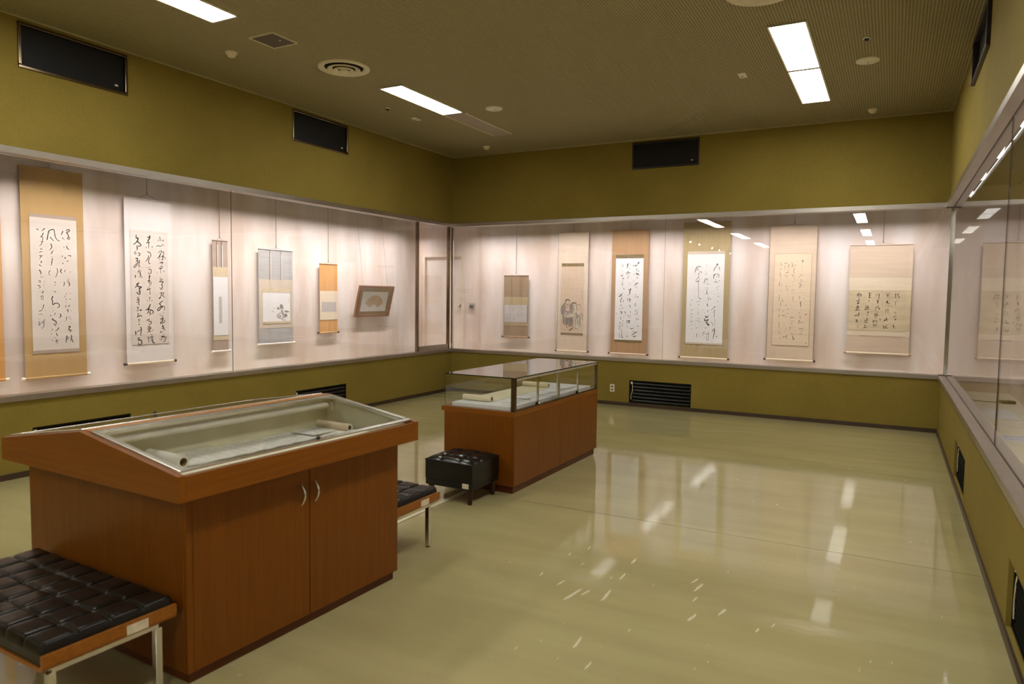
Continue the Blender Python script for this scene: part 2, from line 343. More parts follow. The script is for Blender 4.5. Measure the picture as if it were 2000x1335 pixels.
SC = {
 'S1': {'u': 4.03, 'z': 2.761, 'w': 0.588, 'h': 2.013, 'paper': (-0.22, 0.219, 0.471, 1.747), 'st': 0.437, 'sb': 1.778, 'hang': (0.001, -0.075, -0.02, -0.013), 'ink': '107 86,585 70,622;68 79,646 99,666;68 119,577 139,563 151,565 148,580 121,596 133,608 142,637 135,642 129,652 141,659 151,653 151,641 137,639;69 131,705 132,709;69 116,726 129,753 146,759;39 135,730 141,725;49 94,735 92,747;39 105,761 108,762;39 150,786 152,791;49 107,798 108,801;59 77,824 72,841;59 96,840 103,850 108,839;49 128,821 154,819 159,822 152,835;49 117,869 126,879 132,874;98 78,897 81,904;69 62,954 57,974 52,981 63,993 68,1000;69 93,970 95,985;39 97,972 107,962;69 147,978 148,986;49 127,1053 126,1080;40 109,1078 136,1073;49 85,1081 87,1106 79,1116;49 121,1088 138,1095 133,1107 140,1120;67 -64,680 -56,636 -46,595 -27,581 -4,575 5,586 9,622 16,650 31,673 45,681 56,679;38 -44,604 -37,613;58 -36,649 -20,667 -2,686;67 -31,714 -23,735 -24,752 -41,774;48 -44,777 -36,764;48 -9,777 -23,802 -38,817;39 -30,788 -19,809;48 -20,838 -25,850;48 -30,870 -11,867;48 -20,855 -26,908 -34,926;58 -30,889 -24,908;39 -37,950;48 -40,977 -51,979 -56,1006 -48,1023;49 19,950 25,965 23,994 13,1024 3,1041;78 -5,1085 6,1090;49 -1,1112;85 -155,582 -141,593;86 -82,571 -110,597;57 -97,615 -107,640 -121,655 -102,658 -105,682;48 -103,666 -108,697;48 -124,700 -97,697;48 -106,692 -118,726 -137,741;48 -128,767 -118,774 -112,766;48 -138,803 -124,798 -106,794;57 -139,837 -121,836 -105,835;57 -123,838 -142,872;48 -131,855 -121,843;48 -120,883 -127,903 -116,895;57 -141,920 -133,932 -119,934;76 -142,970 -134,989 -128,998 -135,1015;48 -133,1039 -110,1037;48 -153,1078 -137,1078 -139,1090;48 -160,1119 -149,1126;29 -100,1077 -99,1087;29 -108,1108 -107,1118;64 85,1104 82,1125;53 135,1082 139,1109 126,1125;53 105,1192 102,1205;43 140,1195 152,1197;43 95,1216 79,1239;53 105,1248 95,1264;54 136,1252 149,1252;43 96,1282 107,1283;43 96,1312 93,1328 100,1338;43 116,1328 129,1317 137,1320;43 130,1307 128,1325;54 103,1360 126,1357;54 112,1352 115,1376 123,1382;54 146,1369 152,1370;43 103,1427 97,1451 98,1467;32 90,1440 108,1435;54 84,1472;43 121,1433 140,1430;43 129,1441 142,1457;43 146,1490;75 114,1526 135,1525 116,1551 139,1560 131,1581;54 115,1567 155,1566;65 96,1615 92,1655 88,1684;43 98,1617 111,1634 108,1661;43 96,1644 108,1642;65 141,1611 142,1641 131,1673;54 127,1635 156,1625;65 142,1646 155,1674 158,1685;73 -4,1084 6,1092;53 -2,1116;53 -11,1176 -9,1187;63 1,1176 3,1188;32 -10,1179 2,1178;84 -30,1224 -28,1231 -36,1252 -29,1273 -32,1294 -25,1310;74 -25,1305 -4,1292 19,1292 35,1311 31,1329 15,1337;53 -29,1366;74 -55,1412 -45,1413;63 -7,1387 -17,1408;74 39,1396 46,1415 38,1430 28,1433;95 -36,1442 -31,1453 -9,1466 0,1480 -5,1501;95 -22,1495 -5,1517;53 16,1500;74 -34,1545 -46,1558;74 23,1531 12,1549 -11,1564;63 -49,1593;64 -3,1586 5,1608 13,1612;42 -23,1629 -5,1630;42 -41,1653 -44,1666;43 -8,1652 12,1656;43 -11,1665 12,1661;43 -6,1655 -7,1682;43 -1,1671 9,1688;41 -148,1089 -138,1099;52 -161,1120 -144,1125 -139,1136 -150,1149;26 -101,1086 -100,1096;31 -107,1117 -105,1127;31 -105,1143;41 -143,1180;52 -109,1174 -124,1190 -109,1195;52 -135,1226 -133,1247;41 -135,1224 -115,1221 -118,1252;52 -133,1255 -113,1255;31 -133,1239 -118,1237;52 -112,1304 -120,1335 -131,1359;83 -153,1367 -131,1361;52 -99,1364;52 -157,1397 -122,1399;42 -160,1446;42 -163,1470 -151,1467;42 -169,1495 -149,1491;42 -156,1475 -159,1496 -152,1512;42 -106,1448 -119,1466 -139,1483 -152,1496;52 -132,1478 -104,1474;42 -117,1476 -115,1502 -126,1526 -138,1541;31 -145,1522'},
 'S2': {'u': 5.039, 'z': 2.592, 'w': 0.564, 'h': 1.783, 'paper': (-0.221, 0.225, 0.334, 1.578), 'hang': (-0.009, -0.254, -0.015, -0.061), 'ink': '65 126,387 134,411 132,435;54 110,421 107,440;43 148,423 147,437;65 163,422 172,421 169,435;53 85,495 100,489 118,485 127,495 144,488 160,473 174,475 177,485;54 105,561 144,547;54 126,538 129,559;65 144,531 146,555;54 170,543 173,550;75 140,569 116,608 95,631;54 143,558 170,553 176,577 146,606;64 128,597 121,648;65 170,588 157,632 160,646;54 143,606 187,609 193,635;54 145,644 175,631;75 124,677 151,668 163,671 147,689;64 108,735 141,738 153,721 147,708 135,714;64 131,717 131,798;43 89,781 90,800;75 167,761 179,777;64 125,841 129,881;54 133,859 151,861 124,886;75 112,884 148,886 172,885;65 160,891 141,918 153,934 147,956 123,962 114,948;54 135,924 153,923;75 129,975 155,969;138 8,385 2,404;116 -18,406 14,395;106 11,401 -10,437 -21,454;95 -33,466 13,456;85 -4,453 -8,522;53 -39,508 -36,524;85 33,500 36,513;63 -26,560 6,571 17,594 11,618 -9,630;63 -9,601 -18,633 -50,675;53 -35,650 -12,622;63 -1,632 -13,670 -2,693 13,684;42 -34,734 -25,736;42 -11,728 -8,738;42 9,727 1,738;53 -14,754 15,755 20,774 14,795 -9,804 -17,794 3,780;159 -3,822 -10,865;105 -24,879 7,875;95 -7,865 -8,918;74 -16,881 -24,892;42 -4,896 19,895 7,922 -17,949 -40,982;63 -40,982 -5,968 9,962;104 -150,390 -156,419;104 -153,421 -131,422 -137,448 -162,477 -187,492;94 -145,454 -118,473 -98,492 -112,506 -151,507;83 -146,514 -141,532 -147,553;52 -141,524 -132,526;62 -163,565 -172,586 -158,603;52 -150,579 -153,595;73 -130,578 -114,587 -114,603 -136,615;83 -164,643 -139,641 -159,679;62 -142,657 -143,693 -163,726 -179,739 -185,729 -165,705 -143,691;63 -120,655 -127,724 -110,725;52 -140,685 -104,675;41 -169,786 -168,791;73 -172,822 -170,840 -173,853;42 -124,755 -127,770;52 -141,782 -116,775 -99,774;52 -133,776 -142,802;63 -116,786 -111,811 -122,838;52 -122,796 -100,832 -86,847;52 -117,838 -103,853;124 -160,920 -129,901;94 -135,903 -152,933 -177,957;83 -152,938 -124,945 -99,949 -119,963;73 -124,965 -125,989;45 134,950 149,952;56 127,975 155,968;56 115,1011 149,1008 127,1033;56 139,1011 126,1061 107,1078 111,1064 132,1053;56 167,1002 154,1050 182,1055;45 139,1039 170,1033;122 107,1134 119,1123;78 119,1123 138,1108 153,1097;78 113,1134 131,1156 137,1178;78 153,1161 124,1184 100,1209 87,1203 94,1184 137,1161 168,1164 174,1184 164,1206;45 164,1228 151,1245;56 117,1245 111,1256;78 129,1270 148,1265;78 117,1298 160,1295;78 151,1281 144,1306 147,1340;78 123,1312 160,1309;67 147,1329 122,1340 119,1353 147,1348 169,1340 169,1318 153,1318;67 134,1390 165,1379;78 133,1412 168,1402;89 143,1373 152,1401 173,1436;56 121,1440 114,1456 142,1446;45 145,1440;45 157,1469 154,1485;78 126,1498 169,1497;55 107,1523 113,1548;56 129,1518 125,1545;67 132,1507 169,1508 175,1536 162,1561 144,1552;78 185,1503 194,1520;45 132,1529 150,1530;55 -39,982 0,962;44 -6,975 -4,1025 5,1014;44 -22,1069 5,1063;55 -7,1058 -9,1107;44 -37,1091 -36,1105;66 19,1093 22,1101;132 -2,1140 -11,1156;99 -8,1156 -27,1184 -59,1203;87 -54,1198 -9,1195;77 -15,1178 -27,1217 -42,1244;77 -9,1195 27,1211 32,1233 2,1244;77 -3,1206 -7,1261;66 -27,1222 2,1228;55 -3,1217 -16,1261;109 -46,1315 -16,1302;66 -19,1304 -14,1321;66 -29,1326 4,1329 7,1349 -11,1359 -26,1351;76 -38,1391 -3,1389;88 -20,1373 -24,1408;76 -42,1413 6,1406;88 0,1392 -42,1451;66 -18,1419 -15,1441 0,1436;77 24,1423 27,1431;65 -34,1493 -43,1517;76 -28,1506 -29,1564;55 11,1469 5,1497;77 -13,1504 29,1495;77 17,1503 22,1530;77 5,1513 1,1546;88 16,1530 22,1558 34,1569 47,1562;76 -135,960 -103,956;76 -121,970 -130,989 -112,1000;65 -165,1012 -115,1003;76 -121,997 -124,1027 -142,1025 -159,1012;54 -157,1063 -128,1057;65 -148,1060 -151,1087;65 -163,1090 -131,1089;54 -145,1081 -134,1087;65 -163,1117 -125,1103;65 -134,1073 -137,1135 -129,1146;65 -161,1173 -135,1162;86 -149,1173 -150,1216;65 -164,1208;76 -124,1195 -106,1192;97 -127,1206 -103,1203;54 -153,1232 -151,1259 -162,1281;65 -162,1275 -122,1260 -107,1265 -110,1281;54 -142,1243 -133,1276;54 -130,1233 -121,1238;54 -151,1300 -125,1303;54 -137,1297 -140,1330;54 -143,1319 -122,1308;86 -146,1359 -126,1357;43 -143,1335 -129,1338;107 -182,1431 -179,1452 -181,1471;75 -159,1434 -103,1409;86 -119,1384 -115,1422 -125,1481;75 -160,1512 -134,1500;75 -137,1502 -151,1523;86 -154,1529 -125,1527 -111,1547 -114,1568 -138,1580 -155,1569 -143,1556'},
 'S3': {'u': 5.976, 'z': 2.222, 'w': 0.221, 'h': 1.347, 'paper': (-0.107, 0.106, 0.439, 1.151), 'top': 0.318, 'bot': 1.21, 'slip': (-0.029, 0.015, 0.677, 1.003), 'f1': (-0.043, 0.322), 'f2': (0.025, 0.32), 'hang': (0.005, -0.724, -0.007, -0.033), 'ink': ''},
 'S4': {'u': 6.867, 'z': 2.164, 'w': 0.594, 'h': 1.242, 'paper': (-0.237, 0.242, 0.56, 0.945), 'top': 0.389, 'bot': 1.032, 'g1': 0.51, 'g2': 0.973, 'f1': (-0.102, 0.395), 'f2': (0.088, 0.394), 'hang': (0.007, -0.704, 0.0, -0.028), 'ink': '69 59,761 59,734 73,720 96,724 114,748 114,776;55 78,730 86,769;83 54,777 114,769;96 14,754 31,771 18,785;62 4,771 40,789 45,761;48 -59,774 -5,774;62 -67,760 -54,760;55 -77,821 -59,811 -55,822;55 -86,808 -68,798;41 15,699 23,713;41 42,699 37,713;69 68,789 95,817 108,845;69 114,783 122,818;83 53,823 67,834 53,844 39,834;83 17,844 7,878 38,899 66,893 62,865 30,851;62 39,865 39,889;83 75,865 66,900 84,914 111,908 94,873;97 141,811 169,804 206,815 224,821;84 141,821 178,826 215,823;83 122,852 135,887 167,874 177,853;84 149,846 186,868 176,888;69 112,873 116,901 149,895;62 93,921 129,933 176,927;42 209,630 208,714;35 201,665 208,672;35 201,686 210,693;20 -188,596 -189,650;20 -155,712 -151,732;21 154,605 172,612;28 -11,582 -2,585'},
 'S5': {'u': 7.863, 'z': 2.024, 'w': 0.371, 'h': 0.993, 'paper': (-0.181, 0.185, 0.389, 0.806), 'slip': (-0.146, 0.151, 0.548, 0.692), 'hang': (0.004, -0.843, -0.006, -0.026), 'ink': ''},
 'S12': {'u': -5.676, 'z': 1.944, 'w': 0.473, 'h': 1.046, 'paper': (-0.224, 0.214, 0.5, 0.794), 'top': 0.365, 'bot': 0.856, 'f1': (-0.079, 0.367), 'f2': (0.079, 0.363), 'hang': (-0.008, -0.873, -0.001, -0.036), 'ink': '66 -60,540 -58,612;79 -8,518 0,545;65 53,602 53,622;91 41,648 42,674;52 62,680 77,699;65 -56,697;65 -27,696;52 3,695;52 104,542 148,531;65 115,567;65 116,597;53 -120,528 -118,627;53 -110,653 -113,686;53 -162,661 -161,707;52 -55,743 4,741;52 56,746;52 115,757;52 52,543 45,569;52 67,530;52 -6,591 -6,610;53 -176,721 -178,767;46 113,639 117,672;46 142,632 150,658;46 -112,718 -115,751;52 -42,664 -20,660'},
 'S7': {'u': -4.626, 'z': 2.639, 'w': 0.537, 'h': 1.934, 'paper': (-0.202, 0.193, 0.548, 1.636), 'st': 0.496, 'sb': 1.665, 'hang': (0.0, -0.202, 0.003, -0.019), 'ink': '124 -125,1121 -109,1093 -73,1088 -41,1107;69 -124,1125 -120,1145;48 -117,1118 -120,1152 -101,1172 -79,1168 -53,1157 -46,1116;27 -102,1131 -91,1129;27 -76,1130 -63,1133;34 -79,1141 -80,1151;34 -90,1162 -75,1161;62 -124,1145 -154,1163 -183,1202 -201,1250 -196,1312;55 -196,1312 -169,1345 -161,1379 -163,1427 -155,1481 -136,1508;55 -127,1180 -130,1228 -125,1269;48 -86,1179 -100,1213 -92,1234;62 -125,1276 -91,1288 -54,1284 -39,1260;55 -120,1344 -76,1322 -31,1314 21,1319;54 -123,1371 -82,1394 -37,1382 15,1367;62 -56,1171 -48,1212 -39,1260;62 -26,1157 -11,1190 -17,1245;48 -33,1218 -10,1225;55 -17,1259 -1,1313;54 -119,1398 -122,1453 -102,1520 -86,1550;48 -74,1404 -81,1452 -72,1506;48 -44,1396 -38,1518;54 -15,1382 -17,1450 -8,1531;54 7,1374 5,1422;122 -48,1596 -19,1575 3,1564 7,1537;68 -101,1547 -71,1546;54 -96,1411 -59,1407;137 -12,1151 26,1141 56,1144 71,1153;96 29,1137 54,1137;48 7,1159 4,1197 13,1244 10,1306;62 71,1164 75,1209 82,1277;41 41,1162 45,1175;48 19,1176 27,1217 24,1271;48 94,1174 131,1170 146,1186 143,1255;34 94,1215 113,1211;34 95,1256 117,1252;61 40,1312 52,1339 45,1380;61 66,1298 81,1338 75,1393;61 89,1338 90,1419 99,1514;54 52,1380 61,1447 48,1556;54 118,1337 127,1418 122,1533;54 148,1336 142,1431 155,1546;109 155,1309 178,1328;54 178,1335 182,1376 172,1424;54 22,1381 16,1462 33,1550;47 48,1563 92,1565 122,1540;41 75,1393 104,1378 134,1370;68 66,1311;54 89,1351 118,1337 156,1343;41 105,1419 110,1480;41 135,1445 132,1499;41 157,960 172,963;48 165,953 161,973;41 162,990 173,987;48 166,1014 170,1035;41 165,1056 165,1090;28 -160,863 -159,891;28 -124,779 -123,821;28 -86,792 -85,827;28 -37,763 -37,805;28 12,769 12,797;28 -162,773 -157,815;28 -119,841 -118,862;35 -84,875 -84,889;28 -38,909 -38,937;28 7,908 7,942;28 -90,959 -82,965;28 -36,840 -35,867;28 9,846 10,873;28 -129,918 -121,925'},
 'S8': {'u': -3.66, 'z': 2.646, 'w': 0.598, 'h': 1.939, 'paper': (-0.23, 0.224, 0.435, 1.718), 'st': 0.377, 'sb': 1.745, 'hang': (-0.014, -0.181, -0.01, -0.029), 'ink': '132 143,506;72 134,515 113,546;120 101,552;96 69,551;72 115,600 119,636;84 147,635;84 107,672 139,680 155,701;60 120,678 124,708;36 82,672 64,697;84 128,738;36 76,781 64,805;60 143,815 106,840 82,865;48 99,822 119,840;48 117,876 121,900;36 134,948;60 111,996;48 99,1021 100,1045;48 125,1044 147,1038 143,1026;72 -29,517 -34,554 -46,590;48 -48,536 -29,529;48 -4,517 9,529;48 3,547 13,559;60 1,589 2,604;72 -26,638 -25,656;60 -56,672 -19,653 13,667;60 -43,692 -18,680;72 -17,716 -29,746;60 1,686;36 -21,807;36 -1,830 19,860;36 -41,879;84 27,908 15,939 10,975 10,999;48 -17,927 14,920;60 -14,1012;48 -22,1066 -24,1102;48 6,1065 22,1089 7,1114;60 -120,534;72 -110,555;48 -120,636;73 -141,706 -106,694;48 -128,712 -105,724;97 -104,751;60 -110,790 -112,808;72 -109,827 -120,869;48 -140,821;48 -94,899 -83,935;48 -104,975;133 -126,999 -138,1021;109 -163,1031 -134,1027;60 -112,1029;60 -127,1075;60 -135,1112 -131,1130;48 -88,1098 -93,1129;48 109,1135 103,1165 123,1177;48 98,1184;48 112,1237 144,1254;48 94,1268 125,1261;48 107,1298 95,1316;60 150,1272 126,1309;60 139,1321;72 157,1386;48 128,1369 136,1405;48 138,1498 173,1493;60 39,1529 49,1544 89,1524;84 84,1582;72 128,1586 92,1618 61,1640;72 116,1593 147,1594;72 84,1666 112,1659 127,1646;48 -22,1067 -21,1103;48 -3,1072 19,1090 14,1120;48 -16,1187;48 9,1168 29,1192 23,1210;36 18,1270 31,1276 29,1300;36 -24,1332 33,1333;36 -11,1356 34,1360;97 -22,1411 -24,1435;48 -39,1460 -8,1434;121 7,1422 11,1458;72 -3,1413 26,1409;48 23,1421;36 -16,1489 -15,1519;36 7,1530;36 -16,1598;60 -33,1659 -23,1677;48 -14,1652 2,1670;60 -114,1057 -133,1082 -141,1112;60 -128,1118;48 -88,1086 -93,1123;85 -130,1166 -130,1184;48 -111,1154;48 -147,1227 -144,1251;48 -116,1208;48 -97,1214 -103,1232;61 -140,1276 -108,1281 -129,1312;48 -76,1274 -57,1279 -53,1309;36 -74,1334 -80,1358;61 -124,1360 -133,1403;61 -141,1439 -131,1475;48 -91,1413 -94,1437;60 -105,1468 -90,1468;61 -152,1500;48 -136,1506 -138,1548;60 -105,1486 -104,1511;61 -154,1543;48 -131,1572 -106,1559;61 -105,1583 -110,1620;61 -148,1633 -142,1621;61 -147,1658 -146,1688;73 -110,1632 -99,1680;73 -115,1681 -77,1682;48 -203,1296 -199,1320'},
 'S9': {'u': -2.473, 'z': 2.732, 'w': 0.697, 'h': 2.029, 'paper': (-0.278, 0.27, 0.478, 1.798), 'st': 0.432, 'sb': 1.822, 'hang': (-0.007, -0.102, -0.004, -0.01), 'ink': '143 165,629;61 157,642 146,668;72 146,665;51 143,668 121,698 115,727;72 116,724;51 189,662 195,693 206,718;72 127,775 117,801 119,842;51 120,796 139,775 164,762;51 169,765 195,790 181,826;41 170,785 146,821;51 149,847 150,867;51 128,893 158,883 174,908;51 188,867 211,877;31 176,954 211,949;41 151,970 181,975;41 172,995 185,1008;31 144,1067;51 189,1051;61 188,1103 203,1097;61 188,1177;41 8,632 5,658;31 -37,684;31 3,725;41 4,756 5,784;41 19,761;41 -17,838 -6,854 -35,905;41 -16,869 -14,915;41 0,864 19,838 40,858;41 18,869 24,889;41 12,915 53,920;31 -4,972 -4,987;41 24,977 44,977;51 20,1003 24,1044;72 24,1049;41 24,1054 -3,1078;51 27,1059 40,1080;41 39,1116 64,1115;51 40,1139 70,1133;72 83,1146;41 48,1146 48,1172;52 -168,690;62 -143,664 -140,684;62 -140,684 -154,715 -166,747;52 -140,679 -115,658 -84,656 -74,669;52 -119,689 -113,705 -128,720;41 -165,778;41 -97,736 -66,738 -65,759;83 -101,762;41 -96,767 -126,788;41 -95,793 -124,839 -144,865;52 -91,839 -93,854;52 -151,884 -113,878 -93,865;52 -108,865 -99,1097;41 -113,1098;52 -104,1123 -79,1120;72 -81,1138 -58,1139;31 -128,1186 -72,1179;52 -198,1166;57 187,1176;80 150,1254;57 144,1257 95,1303;57 143,1299 141,1425;46 113,1340;46 156,1442 158,1481;57 101,1483 107,1497;46 124,1494 126,1551;34 155,1493 157,1550;46 127,1585;57 117,1608 167,1601;57 149,1573 154,1630 142,1687 132,1728;46 128,1608 118,1634;80 185,1697;57 35,1210 36,1245 48,1242;46 -18,1309;46 50,1307 39,1336;46 -6,1349;92 16,1394 22,1411 42,1416 50,1387;80 6,1434 7,1469 49,1450 60,1447;91 58,1450 22,1494;80 22,1497 45,1496 40,1513;103 40,1516 60,1519 69,1530 52,1533;46 19,1571;57 22,1577;46 53,1559;57 4,1629 -21,1659;46 -18,1659 -17,1696;46 11,1663 68,1670;46 64,1639 68,1753;34 35,1703 37,1754;46 37,1754 68,1753;46 -75,1141;46 -80,1178;57 -101,1228 -84,1224;34 -105,1271;46 -98,1305;46 -103,1340 -90,1374;46 -100,1437 -77,1431;46 -121,1467;46 -93,1466 -69,1500;46 -136,1536;46 -129,1582 -95,1575;46 -109,1667 -110,1725;57 -68,1698;46 -195,1160;46 -216,1216 -209,1250;69 -187,1310;46 -207,1319;46 -211,1371 -182,1365;46 -204,1411 -180,1422;46 -208,1452;46 -207,1486 -173,1480;46 -194,1526 -176,1537;46 -222,1550;58 -177,1606;46 -197,1595'},
 'S10': {'u': -1.265, 'z': 2.632, 'w': 0.631, 'h': 1.893, 'paper': (-0.239, 0.248, 0.389, 1.684), 'hang': (0.006, -0.168, 0.01, -0.028), 'ink': '124 133,491;48 136,503 128,527;48 127,570 134,582;38 126,627;48 117,680 120,704;68 93,718;38 126,695 149,692;68 119,755;48 115,786 142,774;48 100,801 121,830 99,854;48 139,825 144,839;48 104,869 122,849;39 119,897;48 138,931;39 162,969;49 110,990 109,1034;58 163,1020;38 48,495 57,495;38 -9,507 -6,531;48 -9,575 4,551 3,526;39 14,575;48 40,536 41,565;39 28,589 22,618 26,676;58 6,686 4,712;39 17,700 31,695;48 32,743;39 27,719 41,729;48 15,787;49 16,826;49 5,904 32,896;39 6,938;39 25,952;49 23,991 25,1060;48 -75,507 -79,529;58 -106,526 -83,527;39 -101,560 -102,609;39 -42,531 -53,565 -45,599;39 -71,626 -39,625;58 -84,659 -39,647;39 -86,686 -85,725;58 -62,705;39 -55,725;39 -80,803;39 -44,802;49 -77,837 -65,866;39 -40,851;49 -60,880 -55,910;39 -48,963;39 -56,1008;39 -15,1019;39 -160,507 -165,551;39 -145,531 -142,555;49 -171,609 -141,597;39 -161,643 -158,735;58 -143,706;49 -138,735;49 -173,804;39 -159,784 -163,828 -169,853;39 -131,813 -134,852;39 -152,906 -142,901;59 -168,980 -145,980;69 -170,1007 -149,1007;39 -162,1029 -164,1059;39 -121,1023 -115,1053;59 136,1062 123,1077 132,1101 124,1116 139,1139;48 173,1088;48 134,1175;72 116,1221;48 144,1214;60 126,1262 132,1298;60 116,1323 110,1377;60 131,1355 159,1345;48 176,1357;48 117,1443 151,1442 176,1453;72 152,1484;48 125,1521 159,1523;48 2,1146;48 36,1145;48 21,1220;48 -6,1278 11,1284;60 6,1296 45,1283;60 8,1344 35,1334;48 9,1380 37,1385;60 4,1417 -6,1466;48 41,1422;48 33,1458;48 17,1495;49 13,1526 47,1524;49 42,1549 42,1579 63,1590 32,1607;48 -67,1105 -66,1132;84 -41,1166;72 -98,1199;72 -41,1234;73 -108,1266 -74,1256;72 -62,1277;49 -82,1395;49 -81,1414;49 -52,1437 -57,1461;49 -73,1486;49 -119,1506;61 -94,1570 -37,1555;49 -44,1540 -42,1595;48 -160,1011;48 -162,1041;48 -139,1065 -137,1137;48 -114,1040 -113,1076;60 -167,1168 -144,1179;48 -155,1198;48 -154,1252 -152,1301;48 -136,1258;49 -154,1355;49 -151,1373 -152,1441;49 -137,1440;49 -148,1489 -141,1532;49 -131,1574 -133,1593;85 216,1644'},
 'S11': {'u': -0.157, 'z': 2.343, 'w': 0.75, 'h': 1.456, 'paper': (-0.365, 0.373, 0.604, 1.149), 'c1': 0.437, 'c2': 1.218, 'hang': (0.007, -0.462, 0.017, -0.027), 'ink': '51 187,651 193,676 192,712;51 187,651 201,648;61 216,648 215,676;51 210,661 237,645;41 224,676 234,701 217,714;51 213,737 205,753;51 191,753 196,804;41 219,768;51 183,897 208,896;41 194,925 209,922;62 181,956 217,945;41 254,946;62 205,979 201,1005;41 187,995 219,989;41 202,1031;72 181,1062 185,1114;52 182,1088 200,1077;41 207,1093 210,1113;61 83,648 92,658;51 115,645 106,658;51 84,679 115,668;61 99,663 101,704;41 121,703;72 85,766 100,750 92,771;51 100,740 99,776 129,775;41 85,812;41 107,806 123,811;52 84,858 86,905;62 109,848 111,904;62 93,967 96,993 65,1019;73 69,1004 114,992;62 97,1008 113,1015;52 67,1077 71,1113 87,1107;52 95,1076 96,1107 119,1106;42 104,1070;41 -36,656 -39,692;51 -8,650 -3,670 -6,727;41 -17,671;62 -28,748 -9,745 -22,774 -8,776;52 -30,820 -41,883;52 -7,809 -15,841;52 -11,840 10,845 0,871;41 -22,892;62 -44,924 -38,981;62 -49,930 -17,913;73 -26,934 2,946;52 -17,918 -24,976;42 -24,965;83 -60,1008 -58,1050;62 -41,1007 -38,1044;62 -23,1007 -8,1043;52 -62,1071 -12,1058;52 -48,1070 -50,1102;52 -26,1064 -24,1095;52 17,979 23,1016;72 -132,650 -96,647;62 -119,637 -118,662;62 -127,673 -99,670;62 -113,667 -121,704 -98,698;62 -122,740 -119,760;52 -155,813 -148,865;73 -167,845 -135,836;62 -140,828 -111,853;73 -171,868 -116,859;52 -131,813 -134,864;52 -137,906 -124,895 -128,921;52 -137,932 -127,953;52 -162,1006 -156,1053;73 -135,979 -134,1021;63 -148,1011 -125,1005;73 -152,1037 -124,1041;73 -160,1074 -152,1105;73 -172,1114 -128,1104;72 -270,681 -248,660;62 -248,639 -251,701;62 -271,660 -243,655;62 -234,655 -222,665 -224,683 -238,683;62 -243,717 -250,743;73 -273,754 -236,748;62 -244,758 -262,790 -232,779;62 -261,816 -269,879;62 -279,848 -228,836;73 -283,874 -227,877;62 -252,816 -248,868;73 -287,955 -267,941;63 -271,941 -266,957;73 -237,909 -247,967;63 -257,946 -232,940;63 -274,1004 -255,1009;63 -265,1009 -268,1041;63 -255,1014 -256,1051;63 -248,1093 -240,1108'},
}
# ================================================================ THE ROOM
structure(MB().box(XL-2.8, XJ+.1, YF-.1, YI+.1, -.1, 0, 'floor'), 'floor')
structure(MB().box(XL-2.8, XJ+.1, YF-.1, YI+.1, ZC, ZC+.1, 'ceiling'), 'ceiling')
UP = lambda a, b: (a, b, 3.442, 3.822)            # upper openings
LO = lambda a, b: (a, b, .05, .385)               # lower openings
L_UP = [UP(3.365, 4.325), UP(6.43, 7.42)]; L_LO = [(3.39, 4.29, .05, .412), LO(6.455, 7.385)]
R_UP = [UP(6.22, 7.33)]; R_LO = [LO(3.05, 4.05), LO(6.38, 7.36)]
B_UP = [UP(-3.405, -2.44)]; B_LO = [LO(-3.37, -2.456)]
TH = .10
w_ = MB(); w_.cells('x', XL, XL-TH, YCASE, YB+TH, ZT1, ZC, L_UP, 'olive'); w_.cells('x', XL, XL-TH, YCASE, YB+TH, 0, ZS0, L_LO, 'olive')
w_.box(XL-TH, XL, YF, YCASE, 0, ZC, 'olive'); structure(w_, 'wall_left')
w_ = MB(); w_.cells('x', XR, XR+TH, YCASE, YB+TH, ZT1, ZC, R_UP, 'olive'); w_.cells('x', XR, XR+TH, YCASE, YB+TH, 0, ZS0, R_LO, 'olive')
w_.box(XR, XR+TH, YF, YCASE, 0, ZC, 'olive'); structure(w_, 'wall_right')
w_ = MB(); w_.cells('y', YB, YB+TH, XL, XR, ZT1, ZC, B_UP, 'olive'); w_.cells('y', YB, YB+TH, XL, XR, 0, ZS0, B_LO, 'olive'); structure(w_, 'wall_back')
structure(MB().box(XL-TH, XR+TH, YF-.1, YF, 0, ZC, 'olive'), 'wall_front')
# inside the showcases: cloth walls, floor, top
w_ = MB().box(XI-.08, XI, YCASE-.1, 10.13, ZF-.05, 3.12, 'case_cloth')
w_.box(-9.2, XI-.08, 10.05, 10.13, ZF-.05, 3.12, 'case_cloth'); w_.box(-9.28, -9.2, 10.05, YI+.08, ZF-.05, 3.12, 'case_cloth')
w_.box(XI, XL-TH, YCASE-.1, YCASE, ZF-.05, 3.12, 'case_cloth'); structure(w_, 'wall_left_showcase')
DX0, DX1, DZ = -7.60, -6.782, 2.295
w_ = MB().box(-9.2, DX0, YI, YI+.08, ZF-.05, 3.12, 'case_cloth').box(DX0, DX1, YI, YI+.08, DZ, 3.12, 'case_cloth').box(DX1, XJ, YI, YI+.08, ZF-.05, 3.12, 'case_cloth')
structure(w_, 'wall_back_showcase')
w_ = MB().box(XJ, XJ+.08, YCASE-.1, YI+.08, ZF-.05, 3.12, 'case_cloth').box(XR+TH, XJ, YCASE-.1, YCASE, ZF-.05, 3.12, 'case_cloth'); structure(w_, 'wall_right_showcase')
w_ = MB().box(-9.2, XL-TH, YCASE, YI, ZF-.06, ZF, 'case_floor').box(XL-TH, XR+TH, YB+TH, YI, ZF-.06, ZF, 'case_floor').box(XR+TH, XJ, YCASE, YI, ZF-.06, ZF, 'case_floor'); structure(w_, 'floor_showcase')
w_ = MB().box(-9.2, XL-TH, YCASE, YI, 3.06, 3.12, 'case_top').box(XL-TH, XR+TH, YB+TH, YI, 3.06, 3.12, 'case_top').box(XR+TH, XJ, YCASE, YI, 3.06, 3.12, 'case_top'); structure(w_, 'ceiling_showcase')
